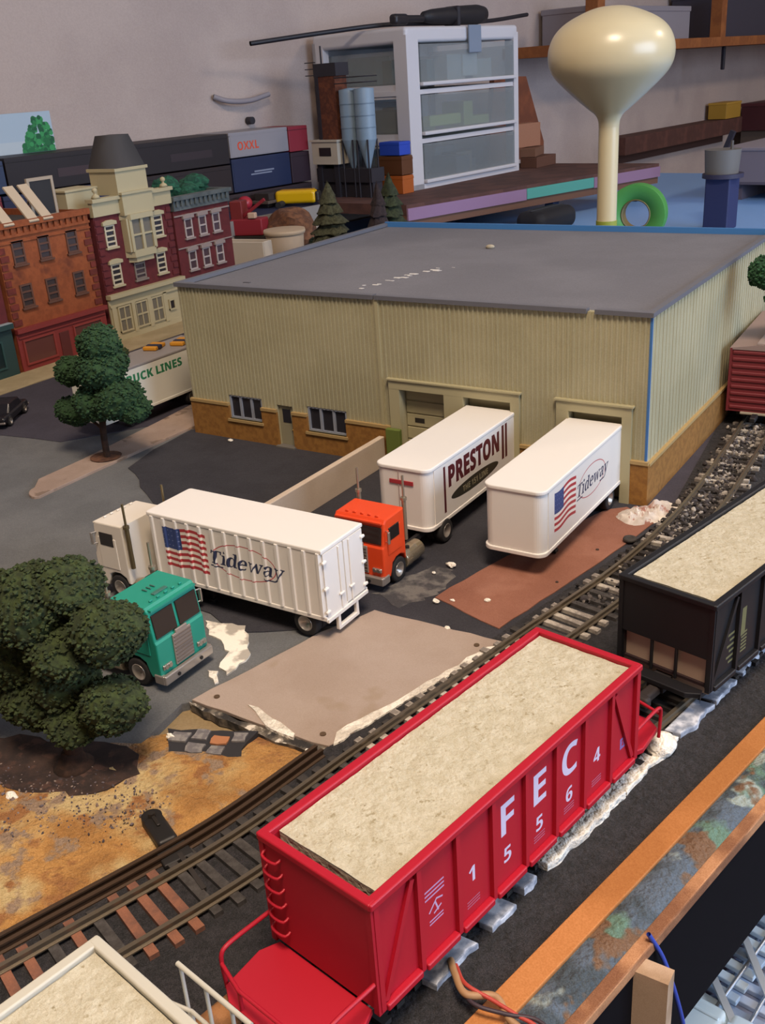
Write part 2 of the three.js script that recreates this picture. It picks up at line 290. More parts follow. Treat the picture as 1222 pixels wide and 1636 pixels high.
{ // crumpled plaster ridge at the warehouse corner
  const g = new THREE.PlaneGeometry(3.4, 1.8, 34, 18); g.rotateX(-Math.PI / 2);
  const p = g.getAttribute('position');
  for (let i = 0; i < p.count; i++) { const x = p.getX(i), z = p.getZ(i), e = Math.max(0, 1 - Math.pow(Math.abs(x) / 1.7, 4)) * Math.max(0, 1 - Math.pow(Math.abs(z) / 0.9, 2)); p.setY(i, e * (0.2 + 1.9 * Math.max(0, fbm(x * 1.3 + 20, z * 1.3 + 20, 512, 61, 4) - 0.35)) - 0.03); }
  g.computeVertexNormals(); g.rotateY(0.95);
  const o = mesh('plaster_ridge', g, T(mottle('#e6dccf', '#bdb1a6', { cm: 5, freq: 7, seed: 62, grain: 12, h3: '#98695a', f3: 5, lo3: 0.62, hi3: 0.7 }), 0.9)); place(o, [-13.35, 0.05, -42.9]);
  tag(o, 'crumpled white plaster ridge at the foot of the warehouse corner', 'plaster');
  const t = mesh('loose_wheel', [new THREE.TorusGeometry(0.22, 0.1, 8, 20).rotateX(Math.PI / 2), cyl(0.14, 0.14, 0.1, 0, 0, 0)], M('#38332f', 0.7)); place(t, [-13.2, 0.2, -39.6]);
  tag(t, 'loose black wheel lying on the terracotta ramp by the rail', 'wheel');
}
{ // sandy ground with the broken slab, lower left
  const g = new THREE.PlaneGeometry(30, 30, 110, 110); g.rotateX(-Math.PI / 2); g.translate(-27, 0, -6);
  const p = g.getAttribute('position');
  const outline = [[-40, 9], [-16.6, 9], [-17.2, 0], [-18.6, -8], [-18.0, -11.8], [-17.3, -15.2], [-16.5, -18.4], [-16.2, -20.3], [-18.8, -20.7], [-20.8, -19.9], [-22.6, -18.9], [-24.9, -17.8], [-27.3, -16.6], [-31, -14.9], [-40, -12.7]];
  const inside = (x, z) => { let c = false; for (let i = 0, j = outline.length - 1; i < outline.length; j = i++) { const [xi, zi] = outline[i], [xj, zj] = outline[j]; if ((zi > z) !== (zj > z) && x < (xj - xi) * (z - zi) / (zj - zi) + xi) c = !c; } return c; };
  const toEdge = (x, z) => { let m = 1e9; for (let i = 0, j = outline.length - 1; i < outline.length; j = i++) { const [x0, z0] = outline[j], [x1, z1] = outline[i], dx = x1 - x0, dz = z1 - z0, t = clamp01(((x - x0) * dx + (z - z0) * dz) / (dx * dx + dz * dz)); m = Math.min(m, Math.hypot(x - x0 - t * dx, z - z0 - t * dz)); } return m; };
  for (let i = 0; i < p.count; i++) {
    const x = p.getX(i), z = p.getZ(i), e = clamp01(toEdge(x, z) / 1.5);
    p.setY(i, -0.12 + e * (0.16 + 0.16 * fbm(x * 0.9 + 40, z * 0.9 + 40, 1024, 71, 4)));
  }
  const q = g.toNonIndexed(), a = q.getAttribute('position'), keep = [];
  for (let i = 0; i < a.count; i += 3) { const x = (a.getX(i) + a.getX(i + 1) + a.getX(i + 2)) / 3, z = (a.getZ(i) + a.getZ(i + 1) + a.getZ(i + 2)) / 3; if (inside(x, z)) for (let k = 0; k < 3; k++) keep.push(a.getX(i + k), a.getY(i + k), a.getZ(i + k)); }
  const s = new THREE.BufferGeometry(); s.setAttribute('position', new THREE.Float32BufferAttribute(keep, 3)); s.computeVertexNormals();
  const sand = tex(1024, 16, (() => { const r = rng(72), c1 = rgb('#ad8048'), c2 = rgb('#966b3a'), c3 = rgb('#8a7460'), c4 = rgb('#b59e70'), c5 = rgb('#8d6038'); return (u, v) => { let c = lerp(c1, c2, clamp01((fbm(u * 18, v * 18, 18, 73, 4) - 0.35) / 0.3)); c = lerp(c, c4, clamp01((fbm(u * 7, v * 7, 7, 74, 5) - 0.5) / 0.2)); c = lerp(c, c5, clamp01((fbm(u * 22, v * 22, 22, 75, 5) - 0.56) / 0.12)); c = lerp(c, c3, clamp01((fbm(u * 26, v * 26, 26, 79, 5) - 0.6) / 0.1)); const k = (r() - 0.5) * 36; return c.map((w) => w + k); }; })());
  struct('ground_sand', s, T(sand, 0.95, { bumpMap: bumpFine, bumpScale: 0.001 }), 'orange tan scenic sand with grey gravel below the big tree', 'ground');
  // broken grey slab, pieces told apart
  const slab = thing('broken_slab', 'cracked grey gravel slab with dark joints beside the tan ramp', 'slab', [-20.55, 0, -19.2], 0.35);
  mesh('joint_bed', prism(ragged([[-1.55, -0.55], [1.5, -0.85], [1.35, 0.55], [0.2, 0.95], [-1.0, 0.9]], 0.4, 0.1, 16), -0.1, 0.11), M('#2c2b2f', 0.95), slab);
  const sl = T(mottle('#86827f', '#6a6668', { cm: 2, freq: 14, seed: 76, grain: 20 }), 0.95);
  for (const [x, z, w, d, s] of [[-1.0, -0.1, 0.62, 0.5, 1], [-0.3, -0.32, 0.5, 0.55, 2], [-0.25, 0.4, 0.6, 0.5, 3], [0.45, -0.1, 0.6, 0.42, 4], [0.5, 0.45, 0.5, 0.38, 5], [1.05, -0.35, 0.45, 0.45, 6]]) mesh('slab_piece', prism(ragged([[x - w / 2, z - d / 2], [x + w / 2, z - d / 2], [x + w / 2, z + d / 2], [x - w / 2, z + d / 2]], 0.25, 0.04, 20 + s), 0.05, 0.17), s === 4 ? M('#a9714d', 0.95) : sl, slab);
}
// ---------------------------------------------------------------- tracks
const trackBed = struct('ground_trackbed', prism([[edgeAt(ZN) - 1.95, ZN], [edgeAt(ZF) - 1.95, ZF], [-13.3, ZF], [-14.2, -60], [-12.7, -44.4], [-12.4, -42], [-15.0, -29.5], [-16.9, -20.5], [-18.2, -15.2], [-19.7, -9.5], [-21, ZN]], -0.34, 0.06), ballastM, 'black ballast bed under the tracks', 'ground');
const tieA = M('#2b2624', 0.9), tieB = T(mottle('#8a5a44', '#6e4a3c', { cm: 3, freq: 6, seed: 81, grain: 14 }), 0.9), tieC = T(mottle('#b8afa2', '#7f7770', { cm: 2, freq: 8, seed: 82, grain: 20 }), 0.9), tieD = T(mottle('#4a4644', '#35312f', { cm: 2, freq: 8, seed: 83, grain: 14 }), 0.9);
const railM = M('#7d7160', 0.4, { metalness: 0.7 }), railDark = M('#4b392b', 0.6, { metalness: 0.4 });
function railGeo(curve, off, n, y0, y1, w) {   // swept I-section as head + web + foot
  const out = [];
  const pts = curve.getSpacedPoints(n), tan = [];
  const sec = [[-w * 0.9, y0], [-w * 0.9, y0 + 0.04], [-w * 0.28, y0 + 0.06], [-w * 0.28, y1 - 0.08], [-w / 2, y1 - 0.06], [-w / 2, y1], [w / 2, y1], [w / 2, y1 - 0.06], [w * 0.28, y1 - 0.08], [w * 0.28, y0 + 0.06], [w * 0.9, y0 + 0.04], [w * 0.9, y0]];
  const rings = pts.map((p, i) => { const a = pts[Math.max(0, i - 1)], b = pts[Math.min(n, i + 1)], dx = b.x - a.x, dz = b.z - a.z, L = Math.hypot(dx, dz); const nx = -dz / L, nz = dx / L; return sec.map(([u, y]) => [p.x + nx * (off + u), y, p.z + nz * (off + u)]); });
  for (let i = 0; i < n; i++) for (let k = 0; k < sec.length; k++) { const a = rings[i][k], b = rings[i][(k + 1) % sec.length], c = rings[i + 1][(k + 1) % sec.length], d = rings[i + 1][k]; out.push(...a, ...c, ...b, ...a, ...d, ...c); }
  const g = new THREE.BufferGeometry(); g.setAttribute('position', new THREE.Float32BufferAttribute(out, 3)); g.computeVertexNormals(); return g;
}
const curveOf = (pts) => new THREE.CatmullRomCurve3(pts.map(([x, z]) => new THREE.Vector3(x, 0, z)), false, 'centripetal');
const mainLine = curveOf([[-16.4, 12], [-13.5, -1], [-11.85, -8.5], [-11.05, -12.75], [-9.1, -23.75], [-8.1, -28.2], [-5.75, -38.2], [-1.5, -54], [4, -72]]);
const siding = curveOf([[-24.2, 10], [-20.5, -2], [-17.65, -10.2], [-15.9, -15.6], [-14.9, -21], [-13.4, -29], [-11.85, -37], [-11.3, -44], [-11.5, -52], [-11.9, -60], [-12.3, -70]]);
const tieGeos = [0, 1, 2].map((k) => geo(ragged ? box(0, 0, 0, 2.5 + k * 0.12, 0.16, 0.27) : null));
function track(name, label, curve, zFrom, zTo, pick, rails) {
  const t = thing(name, label, 'track');
  const L = curve.getLength(), n = Math.floor(L / 0.62), r = rng(91 + name.length);
  for (let i = 0; i < n; i++) {
    const u = (i + 0.5) / n, p = curve.getPointAt(u), d = curve.getTangentAt(u);
    if (p.z > zFrom || p.z < zTo) continue;
    const o = meshOf(tieGeos[Math.floor(r() * 3)], pick(p, r), 'tie', t);
    o.position.set((p.x + (r() - 0.5) * 0.1) * S, 0.13 * S, p.z * S); o.rotation.y = Math.atan2(d.x, d.z) + (r() - 0.5) * 0.05;
  }
  for (const [off, m, y1] of rails) mesh('rail', railGeo(curve, off, 160, 0.2, y1, 0.13), m, t);
  return t;
}
track('railway_track', 'main line track under the red and black hopper cars', mainLine, 6, -64, (p, r) => tieA, [[-0.825, railM, 0.42], [0.825, railM, 0.42]]);
track('railway_track', 'siding track with weathered ties beside the sand and the tan ramp', siding, 2, -62, (p, r) => (p.z > -13.5 ? (r() < 0.75 ? tieB : tieD) : p.z > -21 ? tieD : p.z > -35 ? (r() < 0.8 ? tieC : tieD) : (r() < 0.35 ? tieC : tieA)), [[-0.825, railM, 0.42], [0.825, railM, 0.42]]);
{ // the spare pair of rails beside the siding ends at the tan ramp
  const spur = curveOf([[-24.2, 10], [-20.5, -2], [-17.65, -10.2], [-15.9, -15.6], [-15.1, -20.2]]), t = thing('guard_rails', 'rusty spare rail pair lying along the sand beside the siding', 'rail');
  for (const [off, y1] of [[-1.875, 0.36], [-1.605, 0.33]]) mesh('rail', railGeo(spur, off, 90, 0.06, y1, 0.13), railDark, t);
}
{ // loose rubble along the siding by the warehouse, and gravel on the sand
  const stone = (seed, sx) => { const g = new THREE.IcosahedronGeometry(1, 1), p = g.getAttribute('position'); for (let i = 0; i < p.count; i++) { const k = 0.6 + 0.8 * n3(p.getX(i) * 2 + 11, p.getY(i) * 2 + 11, p.getZ(i) * 2 + 11, seed); p.setXYZ(i, p.getX(i) * k * sx, p.getY(i) * k * 0.7, p.getZ(i) * k); } g.computeVertexNormals(); return geo(g); };
  const scatter = (name, label, n, seed, where, cols) => {
    const r = rng(seed), o = new THREE.InstancedMesh(stone(seed, 1.3), new THREE.MeshStandardMaterial({ roughness: 0.95 }), n), m = new THREE.Matrix4(), q = new THREE.Quaternion(), e = new THREE.Euler();
    for (let i = 0; i < n; i++) { const [x, y, z, sc] = where(r); e.set(r() * 3, r() * 6, r() * 3); q.setFromEuler(e); m.compose(new THREE.Vector3(x * S, y * S, z * S), q, new THREE.Vector3(sc, sc, sc)); o.setMatrixAt(i, m); o.setColorAt(i, hex(cols[Math.floor(r() * cols.length)])); }
    o.name = numbered(name); o.position.set(0, TOP, 0); o.castShadow = o.receiveShadow = true; scene.add(o); tag(o, label, 'gravel', null, 'stuff');
  };
  const P = [];
  for (let i = 0; i <= 200; i++) P.push(siding.getPointAt(i / 200));
  scatter('ballast_rubble', 'rough grey and white rubble along the siding beside the warehouse', 1700, 611, (r) => { for (;;) { const p = P[Math.floor(r() * 200)]; if (p.z > -33 || p.z < -57) continue; const t = (p.z > -41 && r() < 0.7); if (t) continue; return [p.x + (r() + r() - 1) * 1.5, 0.1 + r() * 0.12, p.z + (r() - 0.5) * 0.6, 0.04 + r() * r() * 0.12]; } }, ['#47413f', '#332e2f', '#595250', '#2a2627', '#6f6862', '#3f3a3c', '#a89f95']);
  scatter('gravel', 'fine purple grey gravel strewn on the sand below the big tree', 1100, 612, (r) => { for (;;) { const x = -30 + r() * 12, z = -16.5 + r() * 9, c = -0.42 * (x + 24) - 14.2; if (Math.abs(z - c) > 1.5 * (0.4 + r())) continue; if (x > -19.4) continue; return [x, 0.12 + r() * 0.05, z, 0.015 + r() * r() * 0.045]; } }, ['#5d5458', '#6e646a', '#4a4246', '#7d6a60', '#8a7a70', '#443a3c']);
}
{ // switch machine beside the siding
  const sw = thing('switch_machine', 'black manual switch machine beside the siding rails', 'switch', [-18.5, 0.05, -15.05], 1.15);
  mesh('housing', [rbox(0, 0.18, -0.25, 0.62, 0.34, 1.3, 0.12, 3), cyl(0.31, 0.31, 0.3, 0, 0.18, -0.9, 'y', 24)], M('#1d1a19', 0.5), sw);
  mesh('lever', [cyl(0.12, 0.1, 0.16, 0, 0.4, -0.85), rbox(0, 0.38, -0.55, 0.1, 0.08, 0.5, 0.03)], M('#26221f', 0.45), sw);
  mesh('tie_plate', rbox(0, 0.1, 0.75, 0.9, 0.16, 0.8, 0.05), M('#1f1c1b', 0.6), sw);
  mesh('throw_bar', bar([0.1, 0.15, 0.9], [0.1, 0.15, 2.6], 0.14, 0.07), M('#302b28', 0.5), sw);
}
{ // white plaster edge along the main line, wood strip and messy scenic edge
  const r = rng(101), pieces = [];
  const seg = [[-14.4, -16.0], [-16.6, -17.6], [-18.1, -18.7], [-19.2, -23.0], [-23.1, -26.4], [-26.5, -28.6], [-28.8, -30.4], [-30.9, -36], [-36.5, -44]];
  const lineX = (z) => -9.0 + (z + 15.85) * (2.55 / -14.2);
  const cols = [plasterM, T(mottle('#cfd3dc', '#7f8796', { cm: 3, freq: 8, seed: 102, grain: 16 }), 0.9)];
  seg.forEach(([z0, z1], i) => {
    const n = 4 + Math.round((z0 - z1) * 9), L = [], R = [];
    for (let k = 0; k <= n; k++) { const z = z0 + (z1 - z0) * k / n; L.push([lineX(z) - 0.36, z]); R.push([lineX(z) + 0.2 + (fbm(z * 1.1 + 300, 3.3, 4096, 111, 4) - 0.5) * 0.5, z]); }
    const o = mesh('plaster_edge', prism([...L, ...R.reverse()], 0.02, 0.2 + r() * 0.12, 0.05), cols[i === 3 || i === 4 ? 0 : i > 5 ? 1 : i % 2 ? 1 : 1 - (i === 0 ? 0 : 1) * 0]);
    tag(o, ['short white plaster curb piece nearest the red hopper platform', 'white plaster curb piece under the first panels of the red hopper', 'small square white plaster curb piece between two gaps', 'long crumbly white plaster curb beside the red hopper', 'lumpy white plaster curb at the far end of the red hopper', 'bluish plaster curb lump between the red and black hoppers', 'small bluish plaster lump under the black hopper corner', 'bluish plaster curb along the black hopper side', 'far bluish plaster curb beyond the black hopper'][i], 'curb', 'plaster curb pieces along the main line');
  });
  const lump = mesh('plaster_lump', (() => { const g = new THREE.IcosahedronGeometry(0.42, 4), p = g.getAttribute('position'); for (let i = 0; i < p.count; i++) { const x = p.getX(i), y = p.getY(i), z = p.getZ(i), k = 0.75 + 0.5 * n3(x * 4 + 9, y * 4 + 9, z * 4 + 9, 103); p.setXYZ(i, x * k, y * k * 0.8, z * k * 1.3); } g.computeVertexNormals(); return g; })(), plasterM);
  place(lump, [-7.25, 0.3, -25.6]); tag(lump, 'round white plaster lump beside the far hopper platform', 'plaster');
  const ws = mesh('wood_strip', prism([[edgeAt(-12.5) - 2.0, -12.5], [edgeAt(ZF) - 1.75, ZF], [edgeAt(ZF) - 1.1, ZF], [edgeAt(-12.5) - 1.28, -12.5]], 0.0, 0.16, 0.03), T(mottle('#b5763f', '#a0652f', { cm: 14, freq: 4, seed: 104, grain: 9 }), 0.8));
  tag(ws, 'straight orange brown wooden strip along the layout edge', 'strip');
  const messM = tex(512, 9, (() => { const q = rng(105), a = rgb('#53606e'), b = rgb('#3f4a52'), c = rgb('#8d9a96'), d = rgb('#5c7a6c'), e = rgb('#6d5440'); return (u, v) => { let k = lerp(a, b, clamp01((fbm(u * 10, v * 10, 10, 106, 4) - 0.4) / 0.2)); k = lerp(k, d, clamp01((fbm(u * 6, v * 6, 6, 107, 4) - 0.54) / 0.08)); k = lerp(k, c, clamp01((fbm(u * 8, v * 8, 8, 108, 4) - 0.6) / 0.06)); k = lerp(k, e, clamp01((fbm(u * 9, v * 9, 9, 109, 4) - 0.6) / 0.06)); const g = (q() - 0.5) * 24; return k.map((w) => w + g); }; })());
  const g = new THREE.PlaneGeometry(1.1, 90, 10, 500); g.rotateX(-Math.PI / 2);
  const p = g.getAttribute('position');
  for (let i = 0; i < p.count; i++) { const u = p.getX(i) / 1.1 + 0.5, z = p.getZ(i) - 30, lo = edgeAt(z) - (1.2 + 0.08), hi = edgeAt(z) - 0.3; p.setXYZ(i, lo + (hi - lo) * u, 0.04 + 0.12 * Math.sin(u * Math.PI) * (0.4 + fbm(u * 2 + 30, z * 1.4 + 300, 4096, 110, 3)), z); }
  g.computeVertexNormals();
  struct('ground_edge', g, T(messM, 0.9, { bumpMap: bumpFine, bumpScale: 0.001 }), 'blue green scenic filler strip between wood strip and table edge', 'ground');
}

// ================================================================ warehouse
{
  const X0 = -43.1, X1 = -14.0, ZF0 = -43.9, ZB = -67.7, H = 9.5;
  const wh = thing('warehouse', 'long olive metal sided warehouse with flat grey roof and truck docks', 'building', [0, 0, 0]);
  const siding = T(mottle('#aca688', '#a19b7d', { cm: 18, freq: 5, seed: 201, grain: 5 }), 0.6);
  const sideM = siding;
  const frameM = M('#a8a07e', 0.6), brickM = T(mottle('#96692f', '#845a26', { cm: 3, freq: 14, seed: 203, grain: 12 }), 0.8), capM = M('#a58a5a', 0.7);
  const open = [[-40.1, -37.55, 1.35, 2.82], [-36.4, -35.25, 0, 2.6], [-34.15, -31.4, 1.28, 2.76], [-27.65, -24.9, 0, 4.52], [-23.75, -21.05, 0, 4.48], [-17.92, -15.2, 0, 4.45]];
  const spansAt = (x0, x1, lo, hi) => { let s = [[lo, hi]]; for (const [a, b, c, d] of open) if (x1 > a + 0.01 && x0 < b - 0.01) s = s.flatMap(([l, h]) => [[l, Math.min(h, c)], [Math.max(l, d), h]].filter(([p, q]) => q - p > 0.01)); return s; };
  const cuts = [X0, X1, ...open.flatMap((o) => [o[0], o[1]])].sort((a, b) => a - b);
  const wall = [], ribs = [], base = [], caps = [];
  for (let i = 0; i + 1 < cuts.length; i++) for (const [l, h] of spansAt(cuts[i], cuts[i + 1], 0, H - 0.15)) wall.push(bx(cuts[i], l, ZF0 - 0.35, cuts[i + 1], h, ZF0));
  const inFrame = (x) => (x > -28.3 && x < -20.55) || (x > -18.55 && x < -14.72);
  for (let x = X0 + 0.15; x < X1 - 0.1; x += 0.268) for (const [l, h] of spansAt(x - 0.06, x + 0.06, inFrame(x) ? 4.9 : 2.2, H - 0.2)) ribs.push(bx(x - 0.05, l, ZF0, x + 0.05, h, ZF0 + 0.045));
  // the rear, left and right walls
  wall.push(bx(X0, 0, ZB, X0 + 0.35, H - 0.4, ZF0 - 0.35), bx(X0, 0, ZB, X1, H - 0.4, ZB + 0.35));
  mesh('front_wall', [...wall], siding, wh);
  mesh('siding_ribs', ribs, siding, wh);
  mesh('side_wall', bx(X1 - 0.35, 0, ZB, X1, H - 0.15, ZF0 - 0.35), sideM, wh);
  mesh('side_ribs', Array.from({ length: 44 }, (_, i) => bx(X1, 2.1, ZB + 0.3 + i * 0.53, X1 + 0.02, H - 0.2, ZB + 0.4 + i * 0.53)), sideM, wh);
  mesh('panel_seam', [bx(-28.95, 2.2, ZF0, -28.75, H - 0.2, ZF0 + 0.11)], frameM, wh);
  // brick foot
  const bcuts = [X0 - 0.1, -28.3, -20.55, -18.55, -14.72, X1 + 0.165, ...open.slice(0, 3).flatMap((o) => [o[0], o[1]])].sort((a, b) => a - b);
  for (let i = 0; i + 1 < bcuts.length; i++) { const m = (bcuts[i] + bcuts[i + 1]) / 2; if (inFrame(m)) continue; for (const [l, h] of spansAt(bcuts[i], bcuts[i + 1], 0, 2.15)) base.push(bx(bcuts[i], l, ZF0, bcuts[i + 1], h, ZF0 + 0.16)); if (spansAt(bcuts[i], bcuts[i + 1], 2.1, 2.2).length) caps.push(bx(bcuts[i], 2.15, ZF0, bcuts[i + 1], 2.32, ZF0 + 0.22)); }
  base.push(bx(X1, 0, ZB, X1 + 0.16, 2.05, ZF0 - 0.005), bx(X0 - 0.16, 0, ZB, X0, 2.05, ZF0 - 0.005));
  caps.push(bx(X1, 2.05, ZB, X1 + 0.2, 2.2, ZF0 - 0.005), bx(X0 - 0.2, 2.05, ZB, X0, 2.2, ZF0 - 0.005));
  base.forEach((g) => mesh('brick_foot', g, brickM, wh)); caps.forEach((g) => mesh('foot_cap', g, capM, wh));
  // dock frames
  mesh('dock_frame', [bx(-28.3, 0, ZF0, -27.65, 4.52, ZF0 + 0.22), bx(-24.9, 0, ZF0, -23.75, 4.52, ZF0 + 0.22), bx(-21.05, 0, ZF0, -20.55, 4.52, ZF0 + 0.22), bx(-28.3, 4.5, ZF0, -20.55, 5.0, ZF0 + 0.22), bx(-28.4, 5.0, ZF0, -20.45, 5.08, ZF0 + 0.3)], frameM, wh);
  mesh('dock_frame', [bx(-18.55, 0, ZF0, -17.92, 4.46, ZF0 + 0.22), bx(-15.2, 0, ZF0, -14.72, 4.46, ZF0 + 0.22), bx(-18.55, 4.45, ZF0, -14.72, 4.95, ZF0 + 0.22), bx(-18.65, 4.95, ZF0, -14.62, 5.03, ZF0 + 0.3)], frameM, wh);
  for (const [a, b, , d] of open.slice(3)) {
    const door = mesh('dock_door', bx(a - 0.1, 0, ZF0 - 0.62, b + 0.1, d, ZF0 - 0.5), frameM, wh);
    const n = 6, ph = d / n;
    for (let i = 0; i < n; i++) mesh('door_panel', rbox((a + b) / 2, ph * (i + 0.5), ZF0 - 0.47, b - a - 0.06, ph - 0.07, 0.1, 0.03, 1), frameM, door);
    mesh('door_window', bx(a + 0.55, ph * 3.35, ZF0 - 0.43, a + 1.15, ph * 3.7, ZF0 - 0.405), M('#2a2724', 0.3), door);
    mesh('jamb', [bx(a - 0.12, 0, ZF0 - 0.6, a, d, ZF0 - 0.3), bx(b, 0, ZF0 - 0.6, b + 0.12, d, ZF0 - 0.3), bx(a - 0.1, d, ZF0 - 0.6, b + 0.1, d + 0.1, ZF0 - 0.3)], frameM, door);
  }
  const winFrame = M('#8d93a0', 0.5), winGlass = M('#2b2a30', 0.15);
  for (const [a, b, c, d] of [open[0], open[2]]) {
    const w = mesh('office_window', [bx(a, c, ZF0 - 0.2, b, c + 0.1, ZF0 - 0.02), bx(a, d - 0.1, ZF0 - 0.2, b, d, ZF0 - 0.02), bx(a, c, ZF0 - 0.2, a + 0.1, d, ZF0 - 0.02), bx(b - 0.1, c, ZF0 - 0.2, b, d, ZF0 - 0.02), ...[0.33, 0.66].map((t) => bx(a + (b - a) * t - 0.08, c, ZF0 - 0.2, a + (b - a) * t + 0.08, d, ZF0 - 0.04))], winFrame, wh);
    for (let i = 0; i < 3; i++) mesh('pane', bx(a + 0.08 + (b - a) / 3 * i, c + 0.08, ZF0 - 0.16, a - 0.08 + (b - a) / 3 * (i + 1), d - 0.08, ZF0 - 0.13), winGlass, w);
    mesh('sill', bx(a - 0.1, c - 0.16, ZF0, b + 0.1, c, ZF0 + 0.26), capM, w);
  }
  { const [a, b, , d] = open[1]; const dr = mesh('office_door', [rbox((a + b) / 2, d / 2, ZF0 - 0.2, b - a, d, 0.16, 0.03)], M('#8f8a72', 0.6), wh); mesh('pane', bx(a + 0.28, d * 0.58, ZF0 - 0.13, b - 0.28, d * 0.9, ZF0 - 0.1), winGlass, dr); mesh('doorstep', bx(a - 0.1, 0, ZF0 - 0.1, b + 0.1, 0.12, ZF0 + 0.4), M('#66625c', 0.8), dr); mesh('knob', new THREE.SphereGeometry(0.06, 10, 8).translate(b - 0.2, d * 0.42, ZF0 - 0.08), M('#b9a060', 0.3, { metalness: 0.8 }), dr); }
  const roofM = T(mottle('#6d6d74', '#66666d', { cm: 26, freq: 6, seed: 204, grain: 5 }), 0.95);
  const roof = mesh('roof', bx(X0 + 0.1, H - 0.55, ZB + 0.1, X1 - 0.1, H - 0.25, ZF0 - 0.1), roofM, wh);
  mesh('parapet', [bx(X0 - 0.12, H - 0.22, ZF0 - 0.25, -29, H + 0.02, ZF0 + 0.18), bx(-28.9, H - 0.22, ZF0 - 0.25, -17.1, H + 0.01, ZF0 + 0.17), bx(-16.7, H - 0.22, ZF0 - 0.25, X1 + 0.1, H, ZF0 + 0.16), bx(X0 - 0.12, H - 0.22, ZB, X0 + 0.25, H + 0.02, ZF0), bx(X1 - 0.22, H - 0.22, ZB, X1 + 0.08, H, ZF0)], M('#5f6068', 0.8), roof);
  mesh('back_parapet', bx(X0, H - 0.3, ZB - 0.05, X1, H + 0.12, ZB + 0.2), M('#3f78b4', 0.5), roof);
  mesh('corner_trim', bx(X1 - 0.06, 2.2, ZF0 - 0.04, X1 + 0.05, H - 0.2, ZF0 + 0.06), M('#3d6fa8', 0.5), wh);
  const r = rng(205), chip = M('#cdc9c4', 0.9);
  for (let i = 0; i < 16; i++) { const t = i / 15, x = -31.6 + t * 2.1 + (r() - 0.5) * 1.0, z = -46.6 - t * 6.4 + (r() - 0.5) * 0.7, s = 0.1 + r() * 0.2; mesh('paint_chip', prism(ragged([[x - s, z - s * 0.4], [x + s, z - s * 0.5], [x + s * 0.8, z + s * 0.5], [x - s * 0.7, z + s * 0.4]], 0.15, 0.04, 300 + i), H - 0.26, H - 0.235), chip, roof); }
  mesh('roof_lump', new THREE.IcosahedronGeometry(0.26, 1).scale(1.2, 0.6, 1).translate(-30.1, H - 0.15, -59.8), M('#a39a86', 0.9), roof);
  for (const [x, z] of [[-40.2, -45.0], [-39.4, -46.0]]) mesh('roof_speck', bx(x - 0.25, H - 0.27, z - 0.08, x + 0.25, H - 0.22, z + 0.08), M('#4a4a50', 0.8), roof);
}

// ================================================================ trucks and trailers
const WHITE = '#e4dfd8';
const tyreM = M('#1f1d1e', 0.85), hubM = M('#b4aca2', 0.3, { metalness: 0.7 }), chromeM = M('#b9b1a8', 0.28, { metalness: 0.8 }), blackM = M('#1c1a1c', 0.6);
const tyreGeo = geo([lathe([[0.3, -0.2], [0.5, -0.21], [0.56, -0.15], [0.57, 0], [0.56, 0.15], [0.5, 0.21], [0.3, 0.2]], 30).rotateZ(Math.PI / 2)]);
const hubGeo = geo([lathe([[0, -0.05], [0.12, -0.05], [0.14, 0.03], [0.24, 0.03], [0.3, 0.15], [0.34, 0.15], [0.34, -0.1], [0, -0.1]], 24).rotateZ(-Math.PI / 2)]);
function wheel(parent, x, y, z, side, dual) {
  for (const k of dual ? [0, 1] : [0]) { const t = meshOf(tyreGeo, tyreM, 'wheel', parent); t.position.set((x - side * k * 0.46) * S, y * S, z * S); if (!k) { const h = meshOf(hubGeo, hubM, 'hub', t); h.position.x = side * 0.06 * S; if (side < 0) h.rotation.y = Math.PI; } }
}
function flagDraw(c, x, y, w, h) {   // waving flag print
  const wave = (t) => Math.sin(t * 7) * h * 0.035;
  for (let i = 0; i < 13; i++) { c.fillStyle = i % 2 ? '#efe6da' : '#b23a40'; c.beginPath(); for (let k = 0; k <= 24; k++) { const t = k / 24; c.lineTo(x + t * w, y + i * h / 13 + wave(t)); } for (let k = 24; k >= 0; k--) { const t = k / 24; c.lineTo(x + t * w, y + (i + 1) * h / 13 + wave(t)); } c.fill(); }
  c.fillStyle = '#34477c'; c.beginPath(); for (let k = 0; k <= 12; k++) { const t = k / 12 * 0.42; c.lineTo(x + t * w, y + wave(t)); } for (let k = 12; k >= 0; k--) { const t = k / 12 * 0.42; c.lineTo(x + t * w, y + h * 7 / 13 + wave(t)); } c.fill();
  c.fillStyle = '#7f8bb0'; for (let i = 0; i < 5; i++) for (let j = 0; j < 4; j++) { c.beginPath(); c.arc(x + w * (0.045 + i * 0.082), y + h * (0.07 + j * 0.125) + wave((0.045 + i * 0.082)), h * 0.013, 0, 7); c.fill(); }
}
function tidewayDraw(c, w, h) {
  c.fillStyle = WHITE; c.fillRect(0, 0, w, h);
  flagDraw(c, w * 0.07, h * 0.12, w * 0.27, h * 0.66);
  c.strokeStyle = '#b5454a'; c.lineWidth = h * 0.014; c.beginPath(); c.ellipse(w * 0.56, h * 0.45, w * 0.185, h * 0.27, 0, 0, 7); c.stroke();
  c.fillStyle = WHITE; c.fillRect(w * 0.36, h * 0.34, w * 0.035, h * 0.26);
  c.fillStyle = '#2c3352'; c.textAlign = 'center'; c.textBaseline = 'middle'; c.font = `italic bold ${Math.round(h * 0.31)}px serif`; c.fillText('Tideway', w * 0.565, h * 0.46);
  c.fillRect(w * 0.355, h * 0.6, w * 0.075, h * 0.022); c.fillRect(w * 0.67, h * 0.62, w * 0.065, h * 0.022);
}
